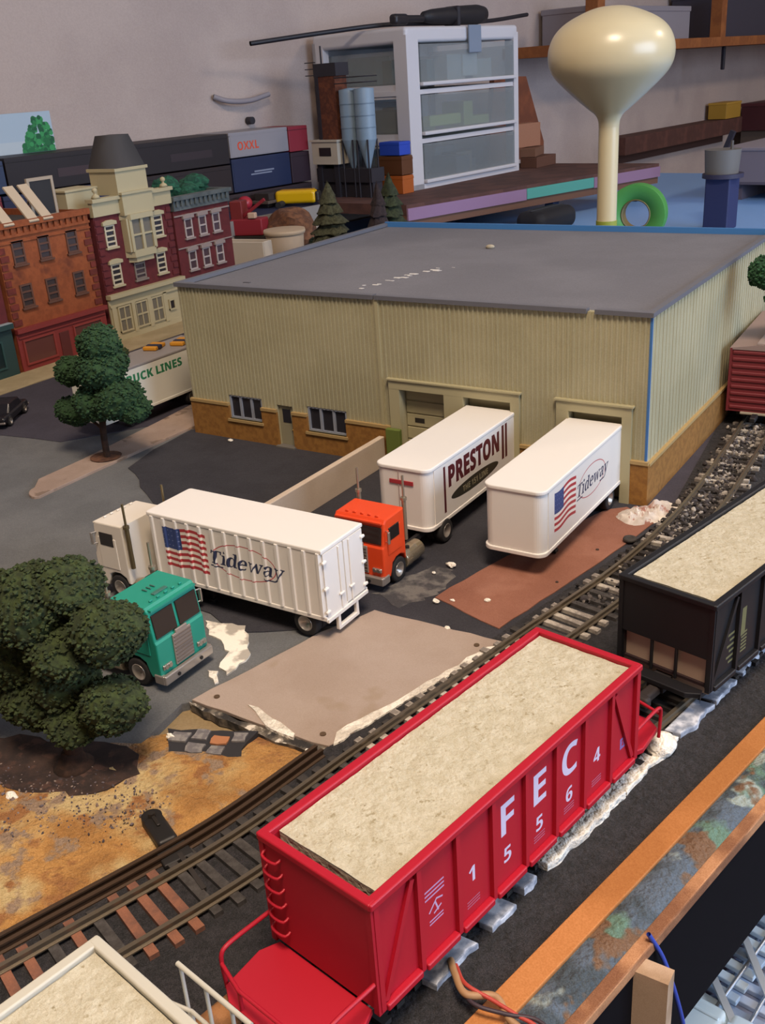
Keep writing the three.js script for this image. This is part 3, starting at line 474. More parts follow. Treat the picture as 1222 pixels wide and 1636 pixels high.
function prestonDraw(c, w, h) {
  c.fillStyle = WHITE; c.fillRect(0, 0, w, h);
  const col = '#571c22';
  c.fillStyle = col; c.fillRect(w * 0.1, h * 0.07, w * 0.022, h * 0.84); c.fillRect(w * 0.81, h * 0.05, w * 0.03, h * 0.66); c.fillRect(w * 0.855, h * 0.05, w * 0.028, h * 0.66);
  c.font = `bold ${Math.round(h * 0.5)}px sans-serif`; c.textAlign = 'center'; c.textBaseline = 'middle';
  const tw = c.measureText('PRESTON').width;
  c.save(); c.translate(w * 0.465, h * 0.31); c.scale(w * 0.64 / tw, 1); c.fillText('PRESTON', 0, 0); c.lineWidth = h * 0.03; c.strokeStyle = col; c.strokeText('PRESTON', 0, 0); c.restore();
  c.fillStyle = '#37352c'; c.beginPath(); c.ellipse(w * 0.47, h * 0.71, w * 0.29, h * 0.125, 0, 0, 7); c.fill();
  c.fillStyle = '#9d9577'; c.font = `bold ${Math.round(h * 0.15)}px sans-serif`; c.fillText('THE 151 LINE', w * 0.47, h * 0.715);
}
function truckLinesDraw(c, w, h) {
  c.fillStyle = '#d8d5c8'; c.fillRect(0, 0, w, h); c.fillStyle = '#2f7a52'; c.font = `bold ${Math.round(h * 0.27)}px sans-serif`; c.textAlign = 'center'; c.textBaseline = 'middle';
  c.fillText('TRUCK LINES', w * 0.42, h * 0.25); c.strokeStyle = '#2f7a52'; c.lineWidth = 4; c.strokeText('TRUCK LINES', w * 0.42, h * 0.25); c.fillStyle = '#5fa08a'; c.fillRect(w * 0.1, h * 0.62, w * 0.1, h * 0.035); c.fillRect(w * 0.06, h * 0.74, w * 0.17, h * 0.035);
}
// local frame: nose at z = 0 facing +z, box runs to -z; ground at y = 0
function trailer(label, pos, turn, { L, draw, ribbed, W = 2.8, y0 = 1.0, y1 = 4.0, rounded = 0.45, roofHex, axles = [0.9], bodyHex = WHITE, mark }) {
  const t = thing('semi_trailer', label, 'trailer', pos, turn, 'model semi trailers'), hw = W / 2;
  const bodyM = M(bodyHex, 0.45), roofM = M(roofHex || bodyHex, 0.5);
  const plan = (e, rr) => { const p = [[hw + e, -L - e], [hw + e, -rr]]; for (let i = 1; i < 8; i++) { const a = i / 8 * Math.PI / 2; p.push([hw + e - rr + Math.cos(a) * rr, -rr + Math.sin(a) * rr + e]); } p.push([hw - rr, e], [-hw + rr, e]); for (let i = 1; i < 8; i++) { const a = Math.PI / 2 + i / 8 * Math.PI / 2; p.push([-hw - e + rr + Math.cos(a) * rr, -rr + Math.sin(a) * rr + e]); } p.push([-hw - e, -rr], [-hw - e, -L - e]); return p.reverse(); };
  mesh('body', prism(plan(-0.03, rounded), y0 + 0.05, y1 - 0.08), bodyM, t);
  mesh('roof', prism(plan(0.03, rounded), y1 - 0.14, y1, 0.05), roofM, t);
  mesh('bottom_rail', prism(plan(0.04, rounded), y0, y0 + 0.16, 0.03), bodyM, t);
  const z0 = -rounded - 0.08, z1 = -L + 0.04;
  for (const s of [1, -1]) {
    const g = [bx(s * (hw - 0.05), y0 + 0.16, z1, s * (hw + 0.005), y1 - 0.14, z0)];
    if (ribbed) { const n = 13; for (let i = 0; i <= n; i++) { const z = z0 - 0.09 + (z1 + 0.09 - z0 + 0.09) * i / n; g.push(slabTrap(s, hw, z, y0 + 0.16, y1 - 0.14)); } }
    const map = draw ? canvasTex(1024, 340, draw) : null;
    const uvd = g.map((q) => planarUV(q, 'z', s > 0 ? z0 : z1, s > 0 ? z1 : z0, 'y', y0 + 0.16, y1 - 0.14));
    mesh('side_panel', uvd, map ? T(map, 0.45) : bodyM, t, true);
  }
  // rear doors
  const rd = mesh('rear_door', [bx(-hw + 0.06, y0 + 0.1, -L - 0.04, -0.03, y1 - 0.2, -L + 0.02), bx(0.03, y0 + 0.1, -L - 0.04, hw - 0.06, y1 - 0.2, -L + 0.02)], bodyM, t);
  mesh('lock_rod', [-0.35, 0.35].map((x) => rod([x, y0 + 0.15, -L - 0.07], [x, y1 - 0.25, -L - 0.07], 0.04)), bodyM, rd);
  for (const s of [-1, 1]) for (const k of [0.12, 0.45, 0.82]) mesh('hinge', rbox(s * (hw - 0.08), y0 + (y1 - y0) * k, -L - 0.06, 0.26, 0.13, 0.12, 0.05), bodyM, rd);
  mesh('latch', [rbox(-0.35, y0 + 0.75, -L - 0.09, 0.3, 0.1, 0.1, 0.04), rbox(0.35, y0 + 0.75, -L - 0.09, 0.3, 0.1, 0.1, 0.04)], bodyM, rd);
  mesh('bumper', [bx(-hw, y0 - 0.08, -L - 0.1, hw, y0 + 0.06, -L + 0.02), rbox(-0.62, y0 - 0.36, -L, 0.16, 0.66, 0.16, 0.03), rbox(0.62, y0 - 0.36, -L, 0.16, 0.66, 0.16, 0.03), rbox(0, y0 - 0.66, -L, 1.4, 0.16, 0.18, 0.03)], bodyM, t);
  mesh('frame', [bx(-0.55, y0 - 0.3, -L + 0.3, -0.35, y0, -0.8), bx(0.35, y0 - 0.3, -L + 0.3, 0.55, y0, -0.8), bx(-hw + 0.3, y0 - 0.06, -L + 0.2, hw - 0.3, y0 + 0.02, -0.5)], blackM, t);
  for (const s of [-1, 1]) { mesh('landing_leg', [rbox(s * 0.75, 0.55, -2.6, 0.2, 1.0, 0.2, 0.03), rbox(s * 0.75, 0.12, -2.6, 0.34, 0.16, 0.34, 0.04)], blackM, t); for (const a of axles) wheel(t, s * (hw - 0.27), 0.57, -L + a, s, true); }
  for (const a of axles) mesh('axle', cyl(0.12, 0.12, W - 1, 0, 0.57, -L + a, 'x', 10), blackM, t);
  if (mark) { const m = mesh('nose_mark', [rbox(0, y1 - 0.75, 0.0, 1.25, 0.2, 0.05, 0.02)], M('#a3333a', 0.5), t); mesh('seam', bx(-0.16, y0 + 0.2, -0.02, -0.12, y1 - 0.2, 0.012), M('#b09a90', 0.5), t); }
  return t;
}
function slabTrap(s, hw, z, y0, y1) { const g = new THREE.BoxGeometry(0.09, y1 - y0, 0.2, 1, 1, 1), p = g.getAttribute('position'); for (let i = 0; i < p.count; i++) if (p.getX(i) * s > 0) p.setZ(i, p.getZ(i) * 0.55); g.computeVertexNormals(); return g.translate(s * (hw + 0.03), (y0 + y1) / 2, z); }
trailer('white smooth trailer with flag print parked on the terracotta ramp', [-16.6, 0.06, -34.55], 0, { L: 9.3, draw: tidewayDraw, axles: [1.2] });
trailer('cream trailer with maroon lettering coupled to the orange tractor', [-22.25, 0.03, -34.9], 0, { L: 9.0, draw: prestonDraw, axles: [1.2], mark: true });
trailer('ribbed white trailer with flag print behind the white tractor', [-29.5, 0.05, -27.65], -Math.PI / 2, { L: 9.0, W: 2.75, draw: tidewayDraw, ribbed: true, rounded: 0.16, axles: [1.15] });
trailer('off white trailer with green lettering and grey roof on the street', [-48.9, 0.03, -40.4], 0, { L: 10.5, draw: truckLinesDraw, roofHex: '#8d8784', bodyHex: '#d8d5c8', rounded: 0.2, axles: [1.2, 2.5], y1: 4.05 });

// local frame: front at z = 0 facing +z
function tractor(label, pos, turn, { hexC, len = 2.1, top = 3.35, W = 2.5, sleeper = 0, roofVents = false, wheelbase = 4.4, smokeHex, dualRear = 1 }) {
  const t = thing('tractor_unit', label, 'truck', pos, turn, 'model cab over tractors'), hw = W / 2, m = M(hexC, 0.4);
  const prof = [[0, 0.55], [0, 2.0], [-0.06, 2.1], [-0.2, top - 0.18], [-0.32, top - 0.02], [-len, top], [-len, 0.85], [-1.75, 0.85], [-1.65, 1.1], [-1.35, 1.25], [-1.0, 1.25], [-0.7, 1.1], [-0.6, 0.75], [-0.5, 0.55]];
  const g = slabXY(prof.map(([z, y]) => [z, y]), -hw, hw, 0.06); g.rotateY(-Math.PI / 2);   // (x=z, thickness) -> x' = -thick, z' = z
  const cab = mesh('cab', g, m, t);
  mesh('visor', bar([-hw + 0.1, top - 0.14, -0.16], [hw - 0.1, top - 0.14, -0.16], 0.16, 0.07), m, cab);
  const glassM = M('#2a2422', 0.12);
  const slope = Math.atan2(0.14, top - 0.18 - 2.1);
  for (const s of [-1, 1]) { const w = rbox(0, 0, 0, hw - 0.17, top - 2.5, 0.06, 0.03, 1); w.rotateX(-slope); w.translate(s * (hw / 2 - 0.02), (top - 0.3 + 2.14) / 2, -0.1); mesh('windshield', w, glassM, cab); }
  for (const s of [-1, 1]) {
    const d = mesh('side_door', rbox(s * hw, 1.85, -0.88, 0.06, 1.2 + (top - 3.3), 1.05, 0.03, 1).translate(0, 0.3, 0), m, cab);
    mesh('side_window', rbox(s * (hw + 0.02), top - 0.75, -0.88, 0.05, 0.6, 0.8, 0.03, 1), glassM, d);
    mesh('mirror', [rbox(s * (hw + 0.2), top - 0.75, -0.2, 0.08, 0.55, 0.14, 0.03), rod([s * hw, top - 0.5, -0.3], [s * (hw + 0.2), top - 0.5, -0.2], 0.025), rod([s * hw, top - 1.0, -0.3], [s * (hw + 0.2), top - 1.0, -0.2], 0.025)], chromeM, cab);
    mesh('headlight', [rbox(s * (hw - 0.34), 1.0, 0.03, 0.46, 0.2, 0.1, 0.05), cyl(0.08, 0.08, 0.05, s * (hw - 0.44), 1.0, 0.09, 'z', 14), cyl(0.08, 0.08, 0.05, s * (hw - 0.24), 1.0, 0.09, 'z', 14)], chromeM, cab);
    mesh('exhaust_stack', [cyl(0.1, 0.1, 1.9, s * (hw - 0.1), 2.6, -len - 0.22, 'y', 12), cyl(0.055, 0.055, 1.2, s * (hw - 0.1), 4.0, -len - 0.22, 'y', 10), cyl(0.14, 0.14, 0.12, s * (hw - 0.1), 3.55, -len - 0.22)], M(smokeHex || '#a59a86', 0.35, { metalness: 0.7 }), t);
    const tank = mesh('fuel_tank', lathe([[0, -0.75], [0.36, -0.75], [0.42, -0.68], [0.42, -0.3], [0.435, -0.28], [0.435, -0.22], [0.42, -0.2], [0.42, 0.3], [0.435, 0.32], [0.435, 0.38], [0.42, 0.4], [0.42, 0.68], [0.36, 0.75], [0, 0.75]], 28).rotateX(Math.PI / 2).translate(s * (hw - 0.38), 0.62, -len - 0.85), M('#b7a98f', 0.25, { metalness: 0.8 }), t);
    mesh('filler_cap', cyl(0.1, 0.1, 0.1, s * (hw - 0.3), 1.06, -len - 0.6, 'y', 12), blackM, tank);
    wheel(t, s * (hw - 0.2), 0.57, -1.18, s, false);
    for (let k = 0; k < dualRear; k++) wheel(t, s * (hw - 0.24), 0.57, -wheelbase - 1.18 + k * 1.3, s, true);
  }
  const gr = mesh('grille', [rbox(0, 1.42, 0.03, 0.95, 1.25, 0.08, 0.03), rbox(0, 2.1, 0.03, 0.6, 0.16, 0.08, 0.03)], M('#a59a92', 0.35, { metalness: 0.5 }), t);
  mesh('grille_bar', Array.from({ length: 8 }, (_, i) => bx(-0.44, 0.9 + i * 0.145, 0.06, 0.44, 0.94 + i * 0.145, 0.1)), M('#7d736c', 0.4, { metalness: 0.5 }), gr);
  mesh('bumper', [rbox(0, 0.55, 0.12, W + 0.05, 0.38, 0.2, 0.06), rbox(-hw + 0.05, 0.55, -0.1, 0.2, 0.38, 0.5, 0.06), rbox(hw - 0.05, 0.55, -0.1, 0.2, 0.38, 0.5, 0.06)], M('#a8a099', 0.3, { metalness: 0.6 }), t);
  mesh('fog_lamp', [cyl(0.07, 0.07, 0.06, -0.6, 0.55, 0.23, 'z', 12), cyl(0.07, 0.07, 0.06, 0.6, 0.55, 0.23, 'z', 12)], blackM, t);
  mesh('chassis', [bx(-0.5, 0.55, -wheelbase - 1.9, -0.32, 0.8, -0.6), bx(0.32, 0.55, -wheelbase - 1.9, 0.5, 0.8, -0.6), bx(-0.5, 0.55, -2.6, 0.5, 0.75, -1.0), cyl(0.13, 0.13, W - 0.5, 0, 0.57, -1.18, 'x', 10), cyl(0.13, 0.13, W - 0.9, 0, 0.57, -wheelbase - 1.18, 'x', 10)], blackM, t);
  mesh('fifth_wheel', cyl(0.5, 0.55, 0.14, 0, 0.88, -wheelbase - 1.0), blackM, t);
  mesh('marker_light', [-0.5, -0.25, 0, 0.25, 0.5].map((x) => rbox(x * W * 0.6, top + 0.03, -0.45, 0.16, 0.08, 0.08, 0.03)), roofVents ? M(hexC, 0.45) : M(hexC, 0.45), cab);
  if (roofVents) mesh('roof_vent', [rbox(0, top + 0.01, -0.75, 0.7, 0.06, 0.18, 0.02), ...[0, 1, 2].map((i) => rbox(-0.25 + i * 0.2, top + 0.02, -1.25, 0.06, 0.05, 0.25, 0.02))], M('#3d6b60', 0.6), cab);
  if (sleeper) mesh('sleeper_box', rbox(0, (top + 0.95) / 2, -len - sleeper / 2 + 0.1, W - 0.05, top - 0.95, sleeper, 0.1), m, t);
  return t;
}
tractor('orange red cab over tractor coupled to the cream lettered trailer', [-21.95, 0.04, -30.75], 0, { hexC: '#e0481e', top: 3.25, len: 1.75, wheelbase: 4.3 });
tractor('teal green cab over tractor half hidden by the big tree', [-24.0, 0.0, -22.05], Math.PI / 2, { hexC: '#1f8d78', top: 3.45, len: 2.0, roofVents: true, wheelbase: 4.0 });
tractor('white cab over tractor coupled to the ribbed white trailer', [-32.0, 0.02, -26.6], -Math.PI / 2, { hexC: '#ddd5c8', top: 3.55, len: 1.9, wheelbase: 3.2, smokeHex: '#75674a' });
{ // dark car at the left edge of the street
  const c = thing('toy_car', 'black model car on the dark street near the kerb', 'car', [-57.9, 0.02, -40.6], 0.55);
  mesh('body', [rbox(0, 0.55, 0, 1.9, 0.55, 4.6, 0.2, 3)], M('#17161b', 0.3), c);
  mesh('cabin', slabXY([[-1.2, 0.75], [-0.7, 1.35], [1.0, 1.35], [1.6, 0.75]], -0.8, 0.8, 0.08).rotateY(Math.PI / 2), M('#1d1c22', 0.2), c);
  for (const sx of [-1, 1]) for (const z of [-1.4, 1.4]) { const w = meshOf(tyreGeo, tyreM, 'wheel', c); w.scale.setScalar(0.62); w.position.set(sx * 0.88 * S, 0.35 * S, z * S); const h = meshOf(hubGeo, hubM, 'hub', w); h.position.x = sx * 0.06 * S; if (sx < 0) h.rotation.y = Math.PI; }
  mesh('bumper', [rbox(0, 0.45, 2.3, 1.9, 0.14, 0.14, 0.05), rbox(0, 0.45, -2.3, 1.9, 0.14, 0.14, 0.05)], chromeM, c);
}
{ // low white wall by the docks
  const w = mesh('low_wall', [rbox(-28.9, 0.86, -37.0, 0.35, 1.72, 13.2, 0.05)], T(mottle('#cdbba8', '#c3b09c', { cm: 12, freq: 5, seed: 210, grain: 5 }), 0.8));
  tag(w, 'low plain beige wall standing across the yard by the docks', 'wall');
  const p = mesh('dock_mat', [rbox(-28.0, 1.15, -43.45, 0.9, 2.3, 0.3, 0.05)], M('#5f6e2c', 0.8)); tag(p, 'small olive green panel leaning beside the first dock door', 'panel');
  const q = mesh('dock_pad', [rbox(-26.2, 0.9, -42.7, 1.6, 1.8, 0.25, 0.05)], M('#b57350', 0.8)); tag(q, 'orange tan panel behind the end of the low wall', 'panel');
}

// ================================================================ railway cars
const loadM = T(mottle('#bcb5a0', '#b2aa93', { cm: 6, freq: 22, seed: 220, grain: 13, h3: '#978c70', f3: 40, lo3: 0.72, hi3: 0.82 }), 0.95, { bumpMap: bumpFine, bumpScale: 0.0005 });
const wheelsetM = M('#3a302c', 0.5, { metalness: 0.4 });
function hopper(label, pos, turn, { L, W = 3.4, top = 4.4, hexC, hexDark, rimHex, draw, platform = 1.9, platHex, posts = 8, endPosts = true, couplerHex = '#7b5535', slope, highRail }) {
  const t = thing('hopper_car', label, 'railway car', pos, turn, 'hopper cars on the main line'), hw = W / 2, hl = L / 2, y0 = 1.3;
  const m = M(hexC, 0.5), mr = M(rimHex || hexC, 0.45), mp = M(platHex || hexC, 0.5);
  const map = draw ? canvasTex(2048, 560, draw) : null;
  for (const s of [1, -1]) {
    const g = planarUV(bx(s * (hw - 0.22), y0, -hl + 0.05, s * (hw - 0.1), top - 0.1, hl - 0.05), 'z', s > 0 ? hl : -hl, s > 0 ? -hl : hl, 'y', y0, top - 0.1);
    const side = mesh('side_wall', g, map ? T(map, 0.5) : m, t, true);
    for (let i = 0; i <= posts; i++) { const z = hl - 0.12 - (L - 0.24) * i / posts; mesh('side_post', bx(s * (hw - 0.14), y0 - 0.05, z - 0.07, s * (hw + 0.02), top - 0.15, z + 0.07), m, side); }
    for (const e of [1, -1]) mesh('diagonal_brace', bar([s * (hw - 0.06), top - 0.3, e * (hl - L / posts + 0.1)], [s * (hw - 0.06), y0 + 0.12, e * (hl - 0.25)], 0.1, 0.14), m, side);
    for (let i = 0; i < posts; i++) { const a = hl - 0.12 - (L - 0.24) * (i + 0.06) / posts, b = hl - 0.12 - (L - 0.24) * (i + 0.94) / posts; mesh('sill', rbox(s * (hw - 0.02), y0 - 0.02, (a + b) / 2, 0.2, 0.2, a - b, 0.05), mr, side); }
  }
  for (const e of [1, -1]) {
    const end = mesh('end_wall', bx(-hw + 0.12, slope ? top - 2.0 : y0, e * (hl - 0.12), hw - 0.12, top - 0.1, e * hl), M(hexDark || hexC, 0.55), t);
    for (const s of [-1, 1]) mesh('corner_post', bx(s * (hw - 0.16), y0 - 0.1, e * (hl - 0.2), s * hw, top - 0.1, e * (hl + 0.03)), m, end);
    if (!slope) for (let k = 0; k < 6; k++) { const y = y0 + 0.5 + k * 0.44, x = -e * (hw - 0.42); mesh('ladder_rung', tube([[x - 0.26, y, e * (hl - 0.02)], [x - 0.24, y - 0.05, e * (hl + 0.12)], [x + 0.24, y - 0.05, e * (hl + 0.12)], [x + 0.26, y, e * (hl - 0.02)]], 0.04, 10, 6), m, end); }
    if (slope) mesh('slope_sheet', bx(-hw + 0.14, y0 - 0.3, e * (hl - 0.3), hw - 0.14, top - 1.95, e * (hl - 0.2)), M(slope, 0.8), end);
    if (slope) for (const x of [-0.45, 0.45]) mesh('end_post', rod([x, y0 - 0.05, e * (hl - 0.06)], [x, top - 1.95, e * (hl - 0.06)], 0.06), m, end);
    // platform with railings
    const pz = e * (hl + platform / 2);
    const pf = mesh('end_platform', prism([[-hw + 0.25, hl], [-hw + 0.05, hl + 0.5], [-hw + 0.2, hl + platform - 0.25], [-hw + 0.6, hl + platform], [hw - 0.6, hl + platform], [hw - 0.2, hl + platform - 0.25], [hw - 0.05, hl + 0.5], [hw - 0.25, hl]].map(([x, z]) => [x, z * e]), y0 - 0.22, y0 - 0.06, 0.03), mp, t);
    if (!slope) for (const s of [-1, 1]) mesh('railing', [tube([[s * (hw - 0.1), y0 - 0.3, e * (hl + platform - 0.35)], [s * (hw - 0.08), y0 + 0.7, e * (hl + platform - 0.35)], [s * (hw - 0.08), y0 + 0.82, e * (hl + platform - 0.45)], [s * (hw - 0.08), y0 + 0.82, e * (hl + 0.02)]], 0.055, 30, 8), rod([s * 0.75, y0 - 0.1, e * (hl + platform - 0.06)], [s * 0.75, y0 + 0.5, e * (hl + platform - 0.06)], 0.05), rod([s * (hw - 0.12), y0 + 0.5, e * (hl + platform - 0.3)], [s * 0.75, y0 + 0.5, e * (hl + platform - 0.06)], 0.05)], mp, pf);
    if (!slope) mesh('grab_bar', rod([-0.75, y0 + 0.5, e * (hl + platform - 0.06)], [0.75, y0 + 0.5, e * (hl + platform - 0.06)], 0.05), mp, pf);
    if (highRail) mesh('end_rail', [rod([-1.05, 2.95, e * (hl + platform)], [1.35, 2.95, e * (hl + platform)], 0.06), ...[-0.95, -0.1, 0.75].map((x) => rod([x, y0 - 0.1, e * (hl + platform)], [x, 2.95, e * (hl + platform)], 0.045))], mp, pf);
    mesh('coupler', [rbox(0, 0.85, e * (hl + platform + 0.25), 0.4, 0.34, 0.9, 0.1), rbox(0.08, 0.85, e * (hl + platform + 0.75), 0.5, 0.42, 0.34, 0.12)], M(couplerHex, 0.7), t);
    // truck
    const tz = e * (hl - 1.75), bg = mesh('bogie', [box(0, 0.95, tz, 2.2, 0.2, 0.5), ...[-1, 1].map((s) => slabXY([[-1.35, 0.6], [-1.2, 0.85], [-0.5, 1.05], [0.5, 1.05], [1.2, 0.85], [1.35, 0.6], [0.5, 0.55], [0.35, 0.75], [-0.35, 0.75], [-0.5, 0.55]], -0.1, 0.1, 0.02).rotateY(Math.PI / 2).translate(s * 1.15, 0, tz))], M('#1a1718', 0.7), t);
    for (const a of [-1, 1]) mesh('wheelset', [cyl(0.06, 0.06, 2.2, 0, 0.86, tz + a * 1.0, 'x', 8), ...[-1, 1].map((s) => lathe([[0, -0.1], [0.42, -0.1], [0.44, 0], [0.5, 0.08], [0, 0.08]], 24).rotateZ(s * Math.PI / 2).translate(s * 0.82, 0.86, tz + a * 1.0))], wheelsetM, bg);
  }
  mesh('top_rim', [rbox(hw - 0.08, top - 0.06, 0, 0.26, 0.2, L + 0.1, 0.05), rbox(-hw + 0.08, top - 0.06, 0, 0.26, 0.2, L + 0.1, 0.05), rbox(0, top - 0.06, hl - 0.06, W, 0.2, 0.24, 0.05), rbox(0, top - 0.06, -hl + 0.06, W, 0.2, 0.24, 0.05)], mr, t);
  mesh('underframe', [bx(-0.3, 0.8, -hl - 0.4, 0.3, 1.2, hl + 0.4), ...[-0.22, 0.02, 0.26].map((k) => bx(-hw + 0.5, 0.62, L * k - 0.5, hw - 0.5, 1.35, L * k + 0.5))], M('#1d181a', 0.7), t);
  const g = new THREE.PlaneGeometry(W - 0.5, L - 0.62, 24, 80); g.rotateX(-Math.PI / 2); const p = g.getAttribute('position');
  for (let i = 0; i < p.count; i++) { const x = p.getX(i), z = p.getZ(i); p.setY(i, top - 0.1 + 0.05 * fbm(x * 3 + 50, z * 3 + 50, 4096, 221, 3)); }
  g.computeVertexNormals(); g.translate(0, 0, -0.1);
  mesh('load', [g, bx(-hw + 0.25, top - 0.6, -hl + 0.22, hw - 0.25, top - 0.12, hl - 0.42)], loadM, t);
  mesh('floor_sheet', bx(-hw + 0.2, y0, -hl + 0.1, hw - 0.2, y0 + 0.1, hl - 0.1), M('#241014', 0.8), t);
  return t;
}
function fecDraw(c, w, h) {
  c.fillStyle = '#a80f26'; c.fillRect(0, 0, w, h);
  const put = (s, x, y, px, col = '#c9c3dc', font = 'bold') => { c.fillStyle = col; c.font = `${font} ${px}px sans-serif`; c.textAlign = 'center'; c.textBaseline = 'middle'; c.fillText(s, x * w, y * h); };
  const P = (i) => (i + 0.5) / 8;
  put('F', P(3), 0.34, 250); put('E', P(4), 0.34, 250); put('C', P(5), 0.34, 250);
  put('1', P(2), 0.58, 120); put('5', P(3), 0.72, 120); put('5', P(4), 0.72, 120); put('6', P(5), 0.72, 120); put('4', P(6), 0.58, 120);
  c.strokeStyle = '#b9a0c4'; c.lineWidth = 9; const x = P(1) * w, y = h * 0.5;
  c.fillStyle = '#b592bb'; for (let k = 0; k < 3; k++) c.fillRect(x - 62, y - 92 + k * 22, 124, 9);
  c.beginPath(); c.moveTo(x - 40, y + 40); c.lineTo(x + 10, y - 10); c.lineTo(x + 50, y + 5); c.moveTo(x, y); c.lineTo(x + 20, y + 60); c.moveTo(x - 10, y + 60); c.lineTo(x + 40, y + 40); c.stroke();
  for (let k = 0; k < 2; k++) c.fillRect(x - 40, y + 84 + k * 18, 90, 8);
  c.fillStyle = '#a5647f'; for (const i of [2, 4, 5, 6]) for (let k = 0; k < 3; k++) c.fillRect(P(i) * w - 45, h * 0.83 + k * 16, 90, 6);
  c.fillStyle = '#7e6aa8'; c.fillRect(P(7) * w - 25, h * 0.66, 80, 70); c.fillStyle = '#a80f26'; c.fillRect(P(7) * w - 10, h * 0.69, 48, 36); c.fillStyle = '#7e6aa8'; c.font = 'bold 34px sans-serif'; c.fillText('FEC', P(7) * w + 15, h * 0.725);
}
const angAt = (curve, z) => { let u = 0; for (let i = 0; i <= 400; i++) { const p = curve.getPointAt(i / 400); if (p.z <= z) { u = i / 400; break; } } const p = curve.getPointAt(u), d = curve.getTangentAt(u); return [p.x, Math.atan2(-d.x, -d.z)]; };
hopper('bright red hopper car with white lettering and pale load', [-10.05, 0.0, -18.25], -9.8 * D2R, { L: 11.25, W: 3.5, hexC: '#a80f26', draw: fecDraw });
hopper('black hopper car with pale load beside the terracotta ramp', [-6.62, 0.0, -34.35], -13.2 * D2R, { L: 12.9, W: 3.45, hexC: '#131318', slope: '#b09a86', platform: 0.5, couplerHex: '#2a2220', draw: (c, w, h) => { c.fillStyle = '#131318'; c.fillRect(0, 0, w, h); c.fillStyle = '#6a6a48'; c.fillRect(w * 0.16, h * 0.3, w * 0.022, h * 0.35); for (let k = 0; k < 6; k++) { c.fillRect(w * (0.09 + (k % 2) * 0.012), h * (0.5 + k * 0.07), w * 0.035, h * 0.03); c.fillRect(w * 0.165, h * (0.62 + k * 0.045), w * 0.03, h * 0.025); } } });
hopper('pale grey hopper car with pale load cut by the picture corner', [-13.05, 0.0, -3.35], -9.8 * D2R, { L: 11.0, W: 3.4, top: 4.35, hexC: '#bebaac', couplerHex: '#8a5f3c', platform: 1.3, highRail: true });
function boxcar(label, pos, turn, L) {
  const t = thing('boxcar', label, 'railway car', pos, turn), m = M('#6e2228', 0.55), hw = 1.6, y0 = 1.05, top = 4.75;
  mesh('body', bx(-hw, y0, -L / 2, hw, top, L / 2), m, t);
  for (const e of [1, -1]) for (let k = 0; k < 9; k++) mesh('end_rib', rbox(0, y0 + 0.25 + k * 0.4, e * L / 2, 2 * hw - 0.2, 0.2, 0.14, 0.06), m, t);
  for (const [a, b] of [[-1, 1], [1, 1], [-1, -1], [1, -1]]) mesh('corner_post', box(a * hw, (y0 + top) / 2, b * L / 2, 0.12, top - y0, 0.12), m, t);
  mesh('roof', slabXY([[-hw - 0.08, top], [0, top + 0.25], [hw + 0.08, top], [hw + 0.08, top - 0.08], [-hw - 0.08, top - 0.08]], -L / 2 - 0.05, L / 2 + 0.05), M('#8d7a76', 0.7), t);
  mesh('running_board', bx(-0.25, top + 0.24, -L / 2, 0.25, top + 0.32, L / 2), M('#9a8a84', 0.7), t);
  for (const s of [-1, 1]) { mesh('side_door', rbox(s * hw, 2.6, 0, 0.1, 2.9, 2.2, 0.03), m, t); mesh('side_rib', Array.from({ length: 12 }, (_, i) => bx(s * hw, y0, -L / 2 + 0.5 + i * (L - 1) / 11 - 0.04, s * (hw + 0.05), top - 0.1, -L / 2 + 0.5 + i * (L - 1) / 11 + 0.04)), m, t); }
  for (const e of [1, -1]) { const bg = mesh('bogie', [box(0, 0.8, e * (L / 2 - 1.8), 2.4, 0.3, 2.4)], blackM, t); for (const a of [-0.9, 0.9]) mesh('wheelset', [cyl(0.45, 0.45, 0.16, 0.82, 0.87, e * (L / 2 - 1.8) + a, 'x', 20), cyl(0.45, 0.45, 0.16, -0.82, 0.87, e * (L / 2 - 1.8) + a, 'x', 20), cyl(0.06, 0.06, 1.7, 0, 0.87, e * (L / 2 - 1.8) + a, 'x', 8)], wheelsetM, bg); }
  mesh('end_beam', [rbox(0.3, 1.0, L / 2 + 0.08, 2.3, 0.12, 0.2, 0.03)], M('#9a8f7c', 0.6), t);
  mesh('coupler', [rbox(0, 0.88, L / 2 + 0.5, 0.35, 0.3, 0.9, 0.08), rbox(0, 0.88, -L / 2 - 0.5, 0.35, 0.3, 0.9, 0.08)], blackM, t);
  return t;
}
boxcar('maroon boxcar with ribbed end on the siding by the warehouse', [-12.05, 0.0, -61.4], 2.5 * D2R, 9.4);
{ // dowel between the cars
  const d = mesh('wood_dowel', [rod([-12.95, 0.62, -9.75], [-12.6, 0.62, -11.5], 0.36, 20)], T(mottle('#9a6a40', '#7d5430', { cm: 3, freq: 8, seed: 230, grain: 12 }), 0.8)); tag(d, 'short brown wooden dowel lying between the pale and red hopper cars', 'dowel');
}
